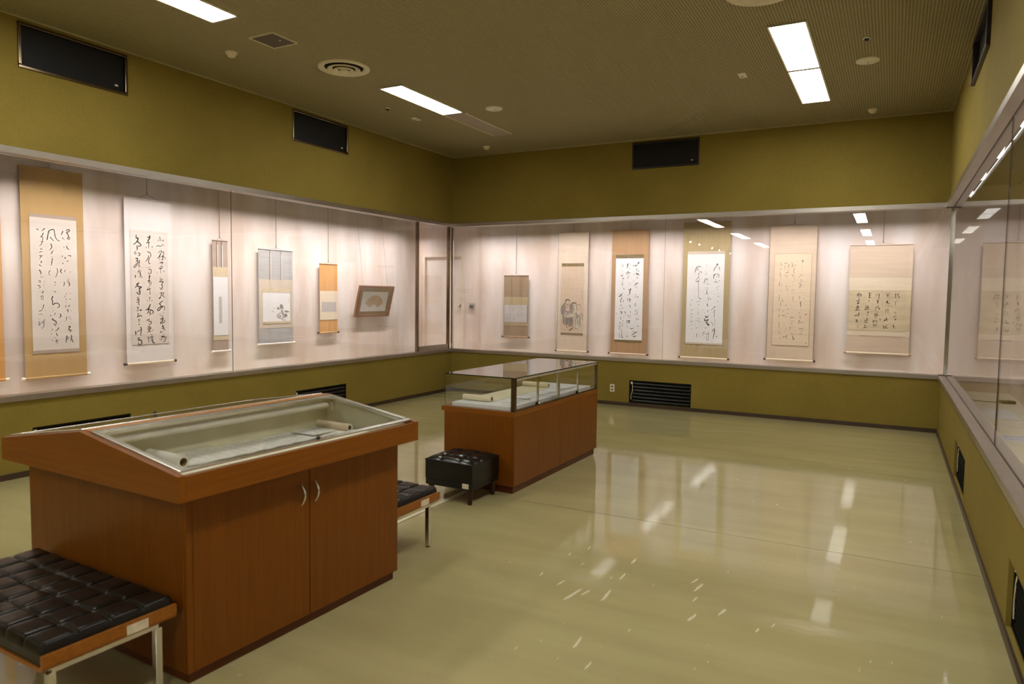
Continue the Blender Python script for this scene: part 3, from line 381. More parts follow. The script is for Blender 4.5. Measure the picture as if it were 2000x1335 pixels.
# baseboards and the thin edge under the ceiling
bh = .05
structure(MB().box(XL, XL+.012, YF, YB, 0, bh, 'baseboard'), 'baseboard_left')
structure(MB().box(XR-.012, XR, YF, YB, 0, bh, 'baseboard'), 'baseboard_right')
structure(MB().box(XL+.012, XR-.012, YB-.012, YB, 0, bh, 'baseboard'), 'baseboard_back')
structure(MB().box(XL, XL+.012, YF, YB, ZC-.012, ZC, 'edge_trim').box(XR-.012, XR, YF, YB, ZC-.012, ZC, 'edge_trim').box(XL+.012, XR-.012, YB-.012, YB, ZC-.012, ZC, 'edge_trim'), 'trim_1')
# ---- display windows: rails, panes and mullions
def rail(mb, side, a, b, z0, z1, top):
    def bx(d0, d1, c, d, m='steel'):
        if side == 'L': mb.box(XL-d0, XL-d1, a, b, c, d, m)
        elif side == 'R': mb.box(XR+d0, XR+d1, a, b, c, d, m)
        else: mb.box(a, b, YB+d0, YB+d1, c, d, m)
    if top:
        bx(-.02, .052, z0, z1); bx(.068, .13, z0, z1); bx(.052, .068, z0+.012, z1, 'black_metal')
    else:
        bx(-.02, .054, z0, z1); bx(.066, .13, z0, z1); bx(.054, .066, z0, z1-.012, 'black_metal')
def pane(side, a, b, parent, z0=ZS1-.01, z1=ZT0+.01, d=.055):
    mb = MB()
    for e in ((d+.002,) if side == 'R' else (d, d+.0055)):   # laminated sheets
        if side == 'L': mb.box(XL-e, XL-e-.0045, a, b, z0, z1, 'glass')
        elif side == 'R': mb.box(XR+e, XR+e+.0045, a, b, z0, z1, 'glass')
        else: mb.box(a, b, YB+e, YB+e+.0045, z0, z1, 'glass')
    return mb.build('pane', parent)
def joint(side, a, parent, name='joint', wd=.0012, m='knob_dark', d0=.0552, d1=.065):
    mb = MB()
    if side == 'L': mb.box(XL-d0, XL-d1, a-wd/2, a+wd/2, ZS1, ZT0, m)
    elif side == 'R': mb.box(XR+d0, XR+d1, a-wd/2, a+wd/2, ZS1, ZT0, m)
    else: mb.box(a-wd/2, a+wd/2, YB+d0, YB+d1, ZS1, ZT0, m)
    return mb.build(name, parent)
win = {}
def window(n, side, cuts, a, b):
    mb = MB(); rail(mb, side, a, b, ZS0, ZS1, False); rail(mb, side, a, b, ZT0, ZT1, True)
    o = structure(mb, 'window_%d' % n); win[side] = o
    for c, d in zip(cuts[:-1], cuts[1:]): pane(side, c+.0007, d-.0007, o)
    for c in cuts[1:-1]: joint(side, c, o)
    return o
wl = window(1, 'L', [YCASE, 2.0, 5.557, 9.083], YCASE, YB+.02)
joint('L', 9.083, wl, 'mullion', .03, 'bronze', .035, .085)
pane('L', 9.1, 9.98, wl, z0=.78)
MB().box(XL-.045, XL-.075, 9.098, 9.985, ZS1, .785, 'steel').build('door_rail', wl)
joint('L', 9.965, wl, 'mullion', .03, 'bronze', .035, .085)
wb = window(2, 'B', [XL-.05, -2.903, XR+.05], XL-.13, XR+.13)
joint('B', XL-.03, wb, 'mullion', .03, 'chrome', .04, .08)
MB().box(XR+.035, XR+.07, YB+.035, YB+.07, ZS1, ZT0, 'chrome').build('mullion', wb)
wr = window(3, 'R', [YCASE, 1.8, 5.30, YB+.05], YCASE, YB+.13)
# ---- service door in the back wall of the showcase
d_ = MB().box(DX0-.035, DX0+.012, YI-.02, YI+.06, ZF, DZ+.03, 'door_trim').box(DX1-.012, DX1+.035, YI-.02, YI+.06, ZF, DZ+.03, 'door_trim').box(DX0+.012, DX1-.012, YI-.02, YI+.06, DZ-.012, DZ+.03, 'door_trim')
dr = structure(d_, 'door_1')
MB().box(DX0+.012, DX1-.012, YI+.03, YI+.06, ZF, DZ-.012, 'door_paint').build('door_leaf', dr)
k_ = MB().cyl((-6.85, YI+.03, 1.41), (-6.85, YI+.022, 1.41), .032, 'chrome').cyl((-6.85, YI+.022, 1.41), (-6.85, YI-.01, 1.41), .012, 'chrome')
k_.lathe([(0,-.02),(.02,-.017),(.027,0),(.02,.017),(0,.02)], 'chrome', (-6.85, YI-.02, 1.41)); k_.build('door_knob', dr)

# ================================================================ LIGHTS
def ceiling_light(x, y0, y1, lit, label, group=None):
    t = thing('ceiling_light', label, 'ceiling light', (x, (y0+y1)/2, ZC), 0, group)
    h = (y1-y0)/2-.008; a = .155; z = -.012
    f = MB().box(-a, a, -h, -h+.018, z, 0, 'plastic_grey').box(-a, a, h-.018, h, z, 0, 'plastic_grey').box(-a, -a+.014, -h+.018, h-.018, z, 0, 'trim_light').box(a-.014, a, -h+.018, h-.018, z, 0, 'trim_light')
    f.build('frame', t)
    MB().box(-a+.014, a-.014, -h+.018, h-.018, -.006, 0, 'panel_lit' if lit else 'diffuser_off').build('diffuser', t)
    return t
XLR, XRR = -4.92, -0.862
ceiling_light(XRR, 6.30, 7.61, True, 'lit rectangular ceiling panel of the right row, half nearer the camera', 'recessed ceiling panels')
ceiling_light(XRR, 7.61, 8.92, True, 'lit rectangular ceiling panel of the right row, half nearer the back wall', 'recessed ceiling panels')
ceiling_light(XLR, 6.30, 7.58, True, 'lit white ceiling panel beside the dark unlit panel', 'recessed ceiling panels')
ceiling_light(XLR, 7.58, 8.87, False, 'unlit greyish ceiling panel with a pale frame', 'recessed ceiling panels')
ceiling_light(XLR-.05, 2.90, 4.20, True, 'lit ceiling panel cut off by the top edge, above the black square grille', 'recessed ceiling panels')
for xx, y0, lb in [(XLR-.05, 1.6, 'lit ceiling panel of the left row, out of the frame above the camera'), (XRR, 1.6, 'lit ceiling panel of the right row, out of the frame, farther behind'), (XRR, 2.9, 'lit ceiling panel of the right row, out of the frame, just beyond the top edge')]:
    ceiling_light(xx, y0, y0+1.29, True, lb, 'recessed ceiling panels')
for xx, row in ((XLR, 'left'), (XRR, 'right')):
    for pair, ys in (('largest', (-3.1, -1.8)), ('middle', (-7.8, -6.5)), ('smallest', (-12.5, -11.2))):
        for y0, half in zip(ys, ('lower', 'upper')):
            ceiling_light(xx, y0, y0+1.29, True, 'panel mirrored in the back glass, %s row, %s pair, %s half' % (row, pair, half), 'recessed ceiling panels')
# showcase tubes, hidden above the head rail
def case_light(side, c, watts):
    lb = {'L': 'white fluorescent strip above the left showcase glass', 'B': 'white fluorescent strip above the back showcase glass', 'R': 'white fluorescent strip glimpsed above the right showcase glass'}[side]
    loc = {'L': (XL-.21, c, 2.86), 'B': (c, YB+.23, 2.86), 'R': (XR+.21, c, 2.86)}[side]
    rz = {'L': -math.pi/2, 'B': 0, 'R': math.pi/2}[side]           # local +y points into the case
    rz = {'L': math.pi/2, 'B': 0, 'R': -math.pi/2}[side]
    t = thing('fluorescent_strip_light', lb, 'strip light', loc, rz, 'strip lights in the showcases')
    MB().box(-.585, .585, -.07, .07, .03, .07, 'plastic_grey').box(-.41, -.39, -.01, .01, .07, .205, 'plastic_grey').box(.39, .41, -.01, .01, .07, .205, 'plastic_grey').build('housing', t)
    MB().cyl((-.56, 0, .012), (.56, 0, .012), .016, 'tube_lit', n=10).build('tube', t)
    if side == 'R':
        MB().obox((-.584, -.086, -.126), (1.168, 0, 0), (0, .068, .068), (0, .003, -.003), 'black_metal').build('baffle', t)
        MB().add([(.035,-.083,-.1315), (.575,-.083,-.1315), (-.18,-.0145,-.0625), (-.41,-.0145,-.0625)], [(0,1,2,3)], 'case_glow').build('diffuser', t)  # added plate, glows by itself and is shaped as the bright wedge
        MB().box(-.583, .583, -.019, -.013, -.064, -.058, 'case_glow').build('glow_lip', t)  # self-glowing strip added for the bright line along the baffle
    L = bpy.data.lights.new('strip_lamp', 'AREA'); L.shape = 'RECTANGLE'; L.size = 1.16; L.size_y = .05; L.energy = watts
    L.color = (1.0, .94, .955); L.spread = math.radians(CASE_SPREAD)
    lo = bpy.data.objects.new('strip_lamp', L); COL.objects.link(lo); lo.parent = t
    lo.location = (0, .03, -.01); lo.rotation_euler = (math.radians(CASE_TILT), 0, 0)
for i in range(10): case_light('L', -1.6 + 1.18*i, CASE_W*(.92, .92, .92, .95, .9, 1.0, 1.12, 1.32, 1.36, 1.2)[i])
for i in range(6): case_light('B', -5.95 + 1.18*i, CASE_W*(1.05, .95, 1.05, .92, 1.0, .9)[i])
case_light('B', -8.0, CASE_W)
for i in range(10): case_light('R', -1.45 + 1.18*i, CASE_W*CASE_R)
# spotlights on the left wall, behind the camera, mirrored in the back glass
for i, y in enumerate((-5.03, -6.34, -8.41, -9.73, -11.94)):
    t = thing('spotlight', '%s from the left of the warm spotlights mirrored in the back glass' % ('first', 'second', 'third', 'fourth', 'fifth')[i], 'spotlight', (-6.40, y, 3.55), 0, 'spotlights mirrored in the back glass')
    MB().cyl((0, 0, .12), (0, 0, .30), .012, 'black_metal').build('stem', t)
    MB().cyl((.05, .03, .02), (-.06, -.04, .13), .045, 'black_metal', .055).build('housing', t)
    MB().cyl((.052, .032, .018), (.05, .03, .021), .036, 'spot_lit').build('lens', t)

# ================================================================ CEILING FITTINGS
def diffuser(x, y, label):
    t = thing('air_diffuser', label, 'air diffuser', (x, y, ZC), 0, 'round ceiling air diffusers')
    MB().lathe([(.258,0),(.255,-.012),(.24,-.018),(.205,-.014),(.192,-.001)], 'plastic_cream', n=48).build('outer_ring', t)
    MB().lathe([(.160,-.016),(.166,-.030),(.160,-.034),(.112,-.012)], 'plastic_cream', n=48).build('cone', t)
    MB().lathe([(.100,-.024),(.106,-.040),(.100,-.044),(.060,-.022)], 'plastic_cream', n=40).build('cone', t)
    MB().lathe([(.048,-.03),(.052,-.044),(.046,-.05),(0,-.052)], 'plastic_cream', n=32).build('hub', t)
    MB().lathe([(.193,-.0008),(0,-.0008)], 'dark_void', n=32).build('duct_shade', t)  # flat dark disc, shade of the open duct put into its colour
diffuser(-4.945, 5.60, 'round white ringed air diffuser between two ceiling lights')
diffuser(-.95, 5.58, 'round air diffuser just showing at the top edge')
t = thing('ceiling_grille', 'dark square ceiling grille with a thin pale frame', 'grille', (-4.982, 4.714, ZC))
a = .148
MB().box(-a, a, -a, -a+.01, -.014, 0, 'plastic_cream').box(-a, a, a-.01, a, -.014, 0, 'plastic_cream').box(-a, -a+.01, -a+.01, a-.01, -.014, 0, 'plastic_cream').box(a-.01, a, -a+.01, a-.01, -.014, 0, 'plastic_cream').build('frame', t)
MB().box(-a+.01, a-.01, -a+.01, a-.01, -.008, 0, 'brown_grille').build('mesh_panel', t)
MB().cyl((.06, .02, -.008), (.06, .02, -.014), .008, 'plastic_cream').build('screw', t)
def detector(x, y, label):
    t = thing('smoke_detector', label, 'smoke detector', (x, y, ZC), 0, 'ceiling smoke detectors')
    MB().lathe([(.055,0),(.055,-.014),(.05,-.018),(0,-.018)], 'plastic_cream', n=24).build('base', t)
    MB().lathe([(.04,-.018),(.036,-.04),(.022,-.048),(0,-.048)], 'plastic_cream', n=24).build('sensor_head', t)
detector(-5.60, 4.78, 'pale smoke detector near the dark square ceiling grille')
detector(-5.54, 9.46, 'pale smoke detector close to the far left ceiling corner')
detector(-.30, 9.54, 'pale smoke detector close to the far right ceiling corner')
def sprinkler(x, y, label):
    t = thing('sprinkler_head', label, 'sprinkler', (x, y, ZC), 0, 'ceiling sprinkler heads')
    MB().lathe([(.036,0),(.034,-.006),(.022,-.008),(.02,0)], 'chrome', n=20).build('escutcheon', t)
    MB().lathe([(.02,-.001),(.018,-.016),(.008,-.022),(0,-.022)], 'black_metal', n=16).build('nozzle', t)
sprinkler(-5.53, 7.045, 'small dark sprinkler head left of the lit left ceiling panel')
sprinkler(-.291, 6.977, 'small dark sprinkler head beside the white disc on the right')
def sensor(x, y, label):
    t = thing('ceiling_sensor', label, 'sensor', (x, y, ZC), 0, 'small square ceiling plates')
    MB().box(-.037, .037, -.075, .075, -.012, 0, 'plastic_white').build('plate', t, .003)
    MB().box(-.012, .012, -.012, .012, -.016, -.012, 'plastic_grey').build('lens', t)
sensor(-5.50, 7.59, 'small white square ceiling plate below the left lit panel')
sensor(-1.433, 7.55, 'small white square ceiling plate left of the right lit panels')
def disc(x, y, label):
    t = thing('ceiling_speaker', label, 'ceiling speaker', (x, y, ZC), 0, 'round white ceiling discs')
    MB().lathe([(.105,0),(.103,-.01),(.095,-.014),(0,-.014)], 'plastic_white', n=36).build('cover', t)
    MB().box(-.003, .003, -.02, .06, -.016, -.0135, 'plastic_grey').build('latch', t)
disc(-4.345, 7.59, 'flat white disc right of the unlit left ceiling panel')
disc(-.30, 7.605, 'flat white disc right of the lit right ceiling panels')

# ================================================================ WALL VENTS
def vent_frame(side, h, label, name, cat, group):
    a, b, z0, z1 = h; c = (a+b)/2; W = (b-a)/2; Hh = (z1-z0)
    loc = {'L': (XL, c, z0), 'R': (XR, c, z0), 'B': (c, YB, z0)}[side]
    rz = {'L': math.pi/2, 'R': -math.pi/2, 'B': 0}[side]           # local -y faces the room
    return thing(name, label, cat, loc, rz, group), W, Hh
def upper_vent(side, h, label):
    t, W, Hh = vent_frame(side, h, label, 'wall_vent', 'wall vent', 'black panels under the ceiling')
    e = .028; f = MB(); bz = 'bronze' if side == 'L' else 'bronze_dark'; pr = -.03 if side == 'R' else -.012
    f.box(-W, W, pr, .05, 0, e, bz).box(-W, W, pr, .05, Hh-e, Hh, bz).box(-W, -W+e, pr, .05, e, Hh-e, bz).box(W-e, W, pr, .05, e, Hh-e, bz)
    f.build('frame', t, .006)
    MB().box(-W+e, W-e, .02, .05, e, Hh-e, 'black_panel').build('panel', t)
    MB().box(W-.115, W-.085, .012, .016, .07, .085, 'sticker').build('sticker', t)
upper_vent('L', L_UP[0], 'large black vent panel high on the left wall, nearest the camera')
upper_vent('L', L_UP[1], 'black vent panel high on the left wall, nearer the far corner')
upper_vent('B', B_UP[0], 'black vent panel high on the back wall')
upper_vent('R', R_UP[0], 'black vent panel high on the right wall by the ceiling')
def lower_vent(side, h, label, reveal=False):
    t, W, Hh = vent_frame(side, h, label, 'louvre_grille', 'louvre grille', 'black louvres above the baseboard')
    y0 = .022 if reveal else .012; e = .02; f = MB()
    f.box(-W, W, y0, .09, 0, e*.6, 'black_metal').box(-W, W, y0, .09, Hh-e, Hh, 'black_metal').box(-W, -W+e*.7, y0, .09, e*.6, Hh-e, 'black_metal').box(W-e, W, y0, .09, e*.6, Hh-e, 'black_metal')
    f.build('frame', t)
    MB().box(-W+e*.7, W-e, .085, .095, e*.6, Hh-e, 'dark_void').build('back_plate', t)
    n = 6; z0 = e*.6; dz = (Hh-e-z0)/n
    for i in range(n):                                 # curved blades
        prof = []; k = 7
        for q in range(k+1):
            a_ = q/k; prof.append((y0+.004+.032*a_ - .012*math.sin(math.pi*a_), z0+dz*i+.004+(dz*1.05)*a_))
        prof += [(y+.004, z) for y, z in reversed(prof)]
        mb = MB(); x0_, x1_ = -W+.05, W-e
        nn = len(prof); vs = [(x0_, y, z) for y, z in prof] + [(x1_, y, z) for y, z in prof]
        mb.add(vs, [((j+1) % nn, j, nn+j, nn+(j+1) % nn) for j in range(nn)], 'black_matte' if side == 'R' else 'black_metal', True)
        mb.build('slat', t)
    MB().box(-W+e*.7, -W+.05, y0+.02, .05, e*.6, Hh-e, 'black_metal').build('side_plate', t)
    c = MB().cyl((-W+.032, y0+.012, Hh-.055), (-W+.032, y0+.012, Hh-.025), .014, 'plastic_cream')
    c.tube([(-W+.036, y0+.012, Hh-.04), (-W+.05, y0+.004, Hh-.1), (-W+.046, y0+.002, Hh-.17), (-W+.026, y0+.004, Hh-.22), (-W+.026, y0+.006, .05)], .003, 'plastic_cream')
    c.build('pull_cord', t)
lower_vent('L', L_LO[0], 'black louvre low on the left wall, mostly hidden by the gabled cabinet\'s left end')
lower_vent('L', L_LO[1], 'black louvre low on the left wall, above the gabled cabinet\'s far corner')
lower_vent('B', B_LO[0], 'black louvre grille low on the back wall with shiny blades')
lower_vent('R', R_LO[1], 'black louvre grille low on the right wall, farther from the camera', True)
lower_vent('R', R_LO[0], 'black louvre grille low on the right wall, cut off by the right edge', True)
# power socket
t = thing('power_socket', 'white double power socket left of the back louvre', 'power socket', (-3.63, YB, .25))
MB().box(-.036, .036, -.008, 0, -.056, .056, 'plastic_white').build('cover_plate', t, .003)
for z in (.022, -.024): MB().box(-.018, .018, -.0095, -.0075, z-.009, z+.009, 'knob_dark').build('outlet', t)
# little box beside the service door
t = thing('door_switch', 'small grey metal switch box beside the showcase service door', 'switch', (-6.569, YI, 1.413))
MB().box(-.05, .05, -.035, 0, -.05, .05, 'plastic_grey').build('case', t, .004)
MB().box(-.034, .034, -.04, -.035, -.036, .014, 'knob_dark').build('keypad', t)
t = thing('picture_hook', 'lone picture hook on a wire above the service door', 'hook', (-7.40, YI-.05, 2.79))
MB().cyl((0,0,.0),(0,0,.27),.003,'wire').build('wire', t); MB().tube([(0,0,.01),(0,-.01,-.012),(0,-.02,-.01),(0,-.022,.004)],.004,'wire').build('hook_end', t)

# ================================================================ HANGING SCROLLS
def catmull(P, n=4):
    if len(P) < 3: return P
    out = []; Q = [P[0]] + P + [P[-1]]
    for i in range(1, len(Q)-2):
        a, b, c, d = Q[i-1], Q[i], Q[i+1], Q[i+2]
        for k in range(n):
            t_ = k/n
            out.append(tuple(.5*((2*b[j]) + (-a[j]+c[j])*t_ + (2*a[j]-5*b[j]+4*c[j]-d[j])*t_*t_ + (-a[j]+3*b[j]-3*c[j]+d[j])*t_**3) for j in (0,1)))
    out.append(P[-1]); return out
def ink_mesh(mb, txt, mat, y, gain=1.0):
    for st in txt.split(';'):
        if not st: continue
        q = st.split(' '); wd = int(q[0])/1e4*gain
        P = [tuple(float(v)/1e3 for v in s_.split(',')) for s_ in q[1:]]
        if len(P) == 1:
            x, v = P[0]; r = wd*.62
            mb.add([(x+r*math.cos(2*math.pi*i/8)*.9, y, -v+r*math.sin(2*math.pi*i/8)) for i in range(8)], [tuple(range(8))], mat); continue
        C = catmull(P); n = len(C); L_, R_ = [], []
        for i, c in enumerate(C):
            a_ = C[max(0, i-1)]; b_ = C[min(n-1, i+1)]; dx, dy = b_[0]-a_[0], b_[1]-a_[1]; l = math.hypot(dx, dy) or 1
            s_ = i/(n-1); hw = wd*.5*(1.12 - .55*s_**2) * (.9+.2*random.random())
            if i == 0 or i == n-1: hw *= .75
            nx, ny = -dy/l*hw, dx/l*hw
            L_.append((c[0]+nx, y, -c[1]-ny)); R_.append((c[0]-nx, y, -c[1]+ny))
        # pointed ends
        dx, dy = C[0][0]-C[1][0], C[0][1]-C[1][1]; l = math.hypot(dx, dy) or 1
        s0 = (C[0][0]+dx/l*wd*.4, y, -C[0][1]-dy/l*wd*.4)
        dx, dy = C[-1][0]-C[-2][0], C[-1][1]-C[-2][1]; l = math.hypot(dx, dy) or 1
        s1 = (C[-1][0]+dx/l*wd*.4, y, -C[-1][1]-dy/l*wd*.4)
        vs = L_ + R_ + [s0, s1]
        mb.add(vs, [(i, i+1, n+i+1, n+i) for i in range(n-1)] + [(0, n, 2*n), (2*n-1, n-1, 2*n+1)], mat)
def fill_poly(mb, pts, mat, y):
    mb.add([(x, y, -v) for x, v in pts], [tuple(range(len(pts)))], mat)
PT = .003
def scroll(key, side, label, mount, paper, knob, cfg):
    r = SC[key]; u, z, w_, h = r['u'], r['z'], r['w'], r['h']; W = w_/2
    loc = (XI+.045, u, z) if side == 'L' else (u, YI-.045, z)
    t = thing('hanging_scroll', label, 'hanging scroll', loc, math.pi/2 if side == 'L' else 0)
    def strip(name, x0, x1, v0, v1, mat, lift):
        return MB().box(x0, x1, -lift, -lift+.0012, -v1, -v0, mat).build(name, t)
    # cloth mounting, slightly waved across its width
    mb = MB(); nx = 12; rows = [0, h-.012]
    vs = []
    for v in rows:
        for i in range(nx+1):
            x = -W + w_*i/nx; vs.append((x, .0015+.0015*math.cos(i*1.9+u), -v))
    for v in rows:
        for i in range(nx+1):
            x = -W + w_*i/nx; vs.append((x, .0045+.0015*math.cos(i*1.9+u), -v))
    k = 2*(nx+1); fs = []
    for i in range(nx): fs += [(i, nx+1+i, nx+2+i, i+1), (k+i+1, k+nx+2+i, k+nx+1+i, k+i)]
    fs += [(0, k, k+nx+1, nx+1), (nx, 2*nx+1, k+2*nx+1, k+nx)]
    mb.add(vs, fs, mount, False); mb.build('mounting', t)
    for ib, (nme, v0, v1, mat) in enumerate(cfg.get('bands', [])): strip(nme, -W, W, v0, v1, mat, .0004 if ib == 0 else .0009)
    x0, x1, v0, v1 = r['paper']
    if cfg.get('inner'): strip('inner_border', x0-cfg['inner'], x1+cfg['inner'], v0-cfg.get('iv', .0), v1+cfg.get('iv', .0), cfg['inner_mat'], .0012)
    pp = MB().box(x0, x1, -.0032, -.002, -v1, -v0, paper).build('paper', t)
    if 'st' in r: strip('brocade_strip', x0, x1, r['st'], v0, cfg.get('brocade', 'brocade'), .003); strip('brocade_strip', x0, x1, v1, r['sb'], cfg.get('brocade', 'brocade'), .003)
    for (nme, a_, b_, c_, d_, mat) in cfg.get('pieces', []): MB().box(a_, b_, -.0045, -.003, -d_, -c_, mat).build(nme, t)
    if r['ink'] or cfg.get('fills') or cfg.get('ink2'):
        mb = MB()
        for mat, pts in cfg.get('fills', []): fill_poly(mb, pts, mat, -.0036)
        ink_mesh(mb, r['ink'], cfg.get('ink', 'ink'), -.0040, cfg.get('gain', 1.0))
        if cfg.get('ink2'): ink_mesh(mb, cfg['ink2'], cfg.get('ink2_mat', 'ink_grey'), -.0052)
        mb.build(cfg.get('art', 'calligraphy'), pp)
    for sx in cfg.get('seals', []): MB().box(sx[0]-.009, sx[0]+.009, -.0046, -.0034, -sx[1]-.010, -sx[1]+.010, 'seal_red').build('seal', pp)
    for q in ('f1', 'f2'):
        if q in r: MB().box(r[q][0]-.007, r[q][0]-.001, -.006, -.003, -r[q][1], -.004, 'silk_brown').build('hanging_ribbon', t)
        if q in r and not cfg.get('dark_ribbons'): MB().box(r[q][0]-.001, r[q][0]+.009, -.0055, -.003, -r[q][1]+.003, -.05, 'washi_white').build('hanging_ribbon', t)
    if 'edges' in cfg:
        for s_ in (-1, 1): MB().box(s_*(W-.005), s_*(W+.0015), -.001, .006, -h+.012, 0, cfg['edges']).build('side_edge', t)
    MB().cyl((-W-.003, 0, .0), (W+.003, 0, .0), .006, cfg.get('rod', mount)).build('top_rod', t)
    rl = MB().cyl((-W, .004, -h), (W, .004, -h), .0125, cfg.get('roller', mount), n=16).build('roller', t)
    for s_ in (-1, 1): MB().cyl((s_*W, .004, -h), (s_*(W+.03), .004, -h), .0135, knob, .0165, n=14).build('knob', rl)
    hx, hv, hx2, hv2 = r['hang']; hz = -hv2
    MB().tube([(-W*.45, 0, .004), (hx2, -.002, max(.012, hz)), (W*.45, 0, .004)], .0022, 'cord', 6).build('cord', t)
    wt = 2.99 - z
    hk = MB().cyl((hx2, -.002, max(.012, hz)), (hx2, -.002, wt), .0042, 'wire', n=6)
    hk.cyl((hx2, -.004, max(.012, hz)-.004), (hx2, -.004, max(.012, hz)+.035), .0065, 'wire', n=8); hk.build('hanger_wire', t)
    return t
S1 = SC['S1']
SC['S0'] = dict(u=3.27, z=2.72, w=.588, h=1.96, paper=(-.22,.22,.47,1.72), st=.437, sb=1.75, hang=(0,-.07,0,-.013), ink='')
scroll('S0', 'L', 'orange-gold hanging scroll cut off by the left edge', 'silk_orange', 'washi_pink', 'ivory', dict(roller='silk_orange'))
scroll('S1', 'L', 'tall gold hanging scroll with three columns of thin brush writing', 'silk_gold', 'washi_cool', 'ivory', dict(brocade='silk_taupe', gain=1.25))
scroll('S2', 'L', 'tall whitish hanging scroll with three columns of bold brush writing', 'washi_lilac', 'washi_pink', 'knob_dark', dict(roller='silk_cream', gain=1.35))
random.seed(3)
r = SC['S3']
scroll('S3', 'L', 'narrow hanging scroll with a slim grey strip of writing', 'silk_taupe', 'washi_white', 'ivory', dict(
    bands=[('upper_band', r['top'], r['paper'][2], 'brocade_gold'), ('lower_band', r['paper'][3], r['bot'], 'brocade_gold')], roller='silk_white', rod='silk_taupe',
    pieces=[('slip', r['slip'][0], r['slip'][1], r['slip'][2], r['slip'][3], 'washi_grey')],
    ink2=';'.join('%d %d,%d %d,%d' % (28+random.randint(0, 20), -12+random.randint(-4, 10), 690+i*19, -10+random.randint(-4, 12), 700+i*19) for i in range(16))))
r = SC['S4']
def L4(*pts):  # crop pixels of the ink painting -> scroll millimetres
    p0, p1, v0, v1 = r['paper']
    return [(p0+(x-128)/(658-128)*(p1-p0), v0+(y-147)/(707-147)*(v1-v0)) for x, y in pts]
scroll('S4', 'L', 'grey hanging scroll with two pale ribbons and an ink figure painting', 'silk_grey', 'washi_white', 'ivory', dict(
    bands=[('silk_band', r['top'], r['bot'], 'silk_sand')], pieces=[('gold_strip', r['paper'][0], r['paper'][1], r['g1'], r['paper'][2], 'brocade_gold'), ('gold_strip', r['paper'][0], r['paper'][1], r['paper'][3], r['g2'], 'brocade_gold')], roller='silk_white', rod='silk_grey', art='ink_painting', ink='ink_grey',
    fills=[('wash_grey', L4((458,450),(458,400),(478,378),(505,390),(520,425),(520,465),(500,480))), ('wash_grey', L4((402,440),(430,432),(450,455),(435,485),(408,475))),
           ('wash_grey', L4((545,520),(580,498),(650,522),(600,540))), ('wash_grey', L4((470,480),(505,500),(528,560),(515,600),(490,560))), ('wash_light', L4((400,620),(420,560),(470,600),(465,650),(430,650))), ('wash_grey', L4((530,570),(590,560),(600,620),(545,640)))]))
random.seed(5)
r = SC['S5']
q = r['slip']; tx = []
for i in range(15):
    x = q[0]+.012+(q[1]-q[0]-.024)*i/14; v = q[2]+.008
    while v < q[3]-.012:
        l = random.uniform(.006, .014); tx.append('%d %d,%d %d,%d' % (22+random.randint(0, 12), x*1e3, v*1e3, x*1e3+random.uniform(-3, 3), (v+l)*1e3)); v += l+.004
scroll('S5', 'L', 'orange hanging scroll with a small bluish sheet of fine writing', 'silk_orange', 'silk_cream', 'knob_dark', dict(roller='silk_gold', rod='silk_orange',
    pieces=[('letter_sheet', q[0], q[1], q[2], q[3], 'washi_grey')], ink2=';'.join(tx)))
r = SC['S12']
scroll('S12', 'B', 'small brown hanging scroll with a white letter, next to the service door', 'silk_brown', 'washi_grey', 'knob_dark', dict(
    bands=[('gold_band', r['top'], r['paper'][2], 'silk_olive'), ('gold_band', r['paper'][3], r['bot'], 'silk_olive')], ink='ink_grey', roller='silk_tan', gain=1.3, dark_ribbons=True))
r = SC['S7']
def L7(*pts):
    p0, p1, v0, v1 = r['paper']; X0, X1, V0, V1 = 135, 655, -510, 1068
    return [(p0+(x-X0)/(X1-X0)*(p1-p0), v0+(y-V0)/(V1-V0)*(v1-v0)) for x, y in pts]
scroll('S7', 'B', 'pale hanging scroll with an ink painting of two robed people', 'silk_beige', 'washi_tan', 'knob_dark', dict(ink='ink_brown', gain=1.5, roller='silk_cream', rod='silk_peach', art='ink_painting', edges='silk_taupe',
    fills=[('wash_grey', L7((238,322),(258,278),(310,268),(352,300),(340,318),(300,292),(255,308))), ('wash_light', L7((250,320),(300,295),(345,312),(335,372),(300,388),(258,365))),
           ('wash_grey', L7((235,355),(200,378),(160,430),(138,500),(138,590),(180,650),(215,640),(232,560),(230,460))), ('wash_grey', L7((345,370),(395,380),(410,430),(400,600),(360,590),(345,470))),
           ('wash_mauve', L7((235,600),(330,600),(350,560),(260,560))), ('wash_grey', L7((240,720),(330,705),(415,700),(412,900),(330,930),(300,860),(260,920))), ('wash_grey', L7((185,660),(225,660),(225,880),(195,850))),
           ('ink_brown', L7((320,1020),(360,985),(395,960),(400,925),(418,935),(405,985),(350,1015))), ('wash_grey', L7((385,365),(440,345),(480,343),(505,366),(450,372))),
           ('wash_light', L7((415,380),(500,378),(510,590),(410,600))), ('wash_light', L7((240,620),(430,590),(440,650),(380,705),(250,690))), ('wash_light', L7((420,700),(500,600),(610,600),(650,680),(600,960),(430,960)))]))
scroll('S8', 'B', 'brown hanging scroll with white paper full of fine cursive columns', 'silk_tan', 'washi_white', 'knob_dark', dict(gain=1.7, roller='silk_peach'))
scroll('S9', 'B', 'olive-gold hanging scroll with white paper under mirrored ceiling lights', 'silk_olive', 'washi_white', 'knob_dark', dict(brocade='silk_sand', roller='silk_cream', gain=1.55))
r = SC['S10']
scroll('S10', 'B', 'plain peach hanging scroll with four faint columns and a red seal', 'silk_peach', 'washi_cream', 'knob_dark', dict(ink='ink_brown', roller='silk_cream', inner=.004, iv=.004, inner_mat='silk_tan', gain=1.5, edges='silk_brown',
    seals=[(.200, 1.24)]))
r = SC['S11']
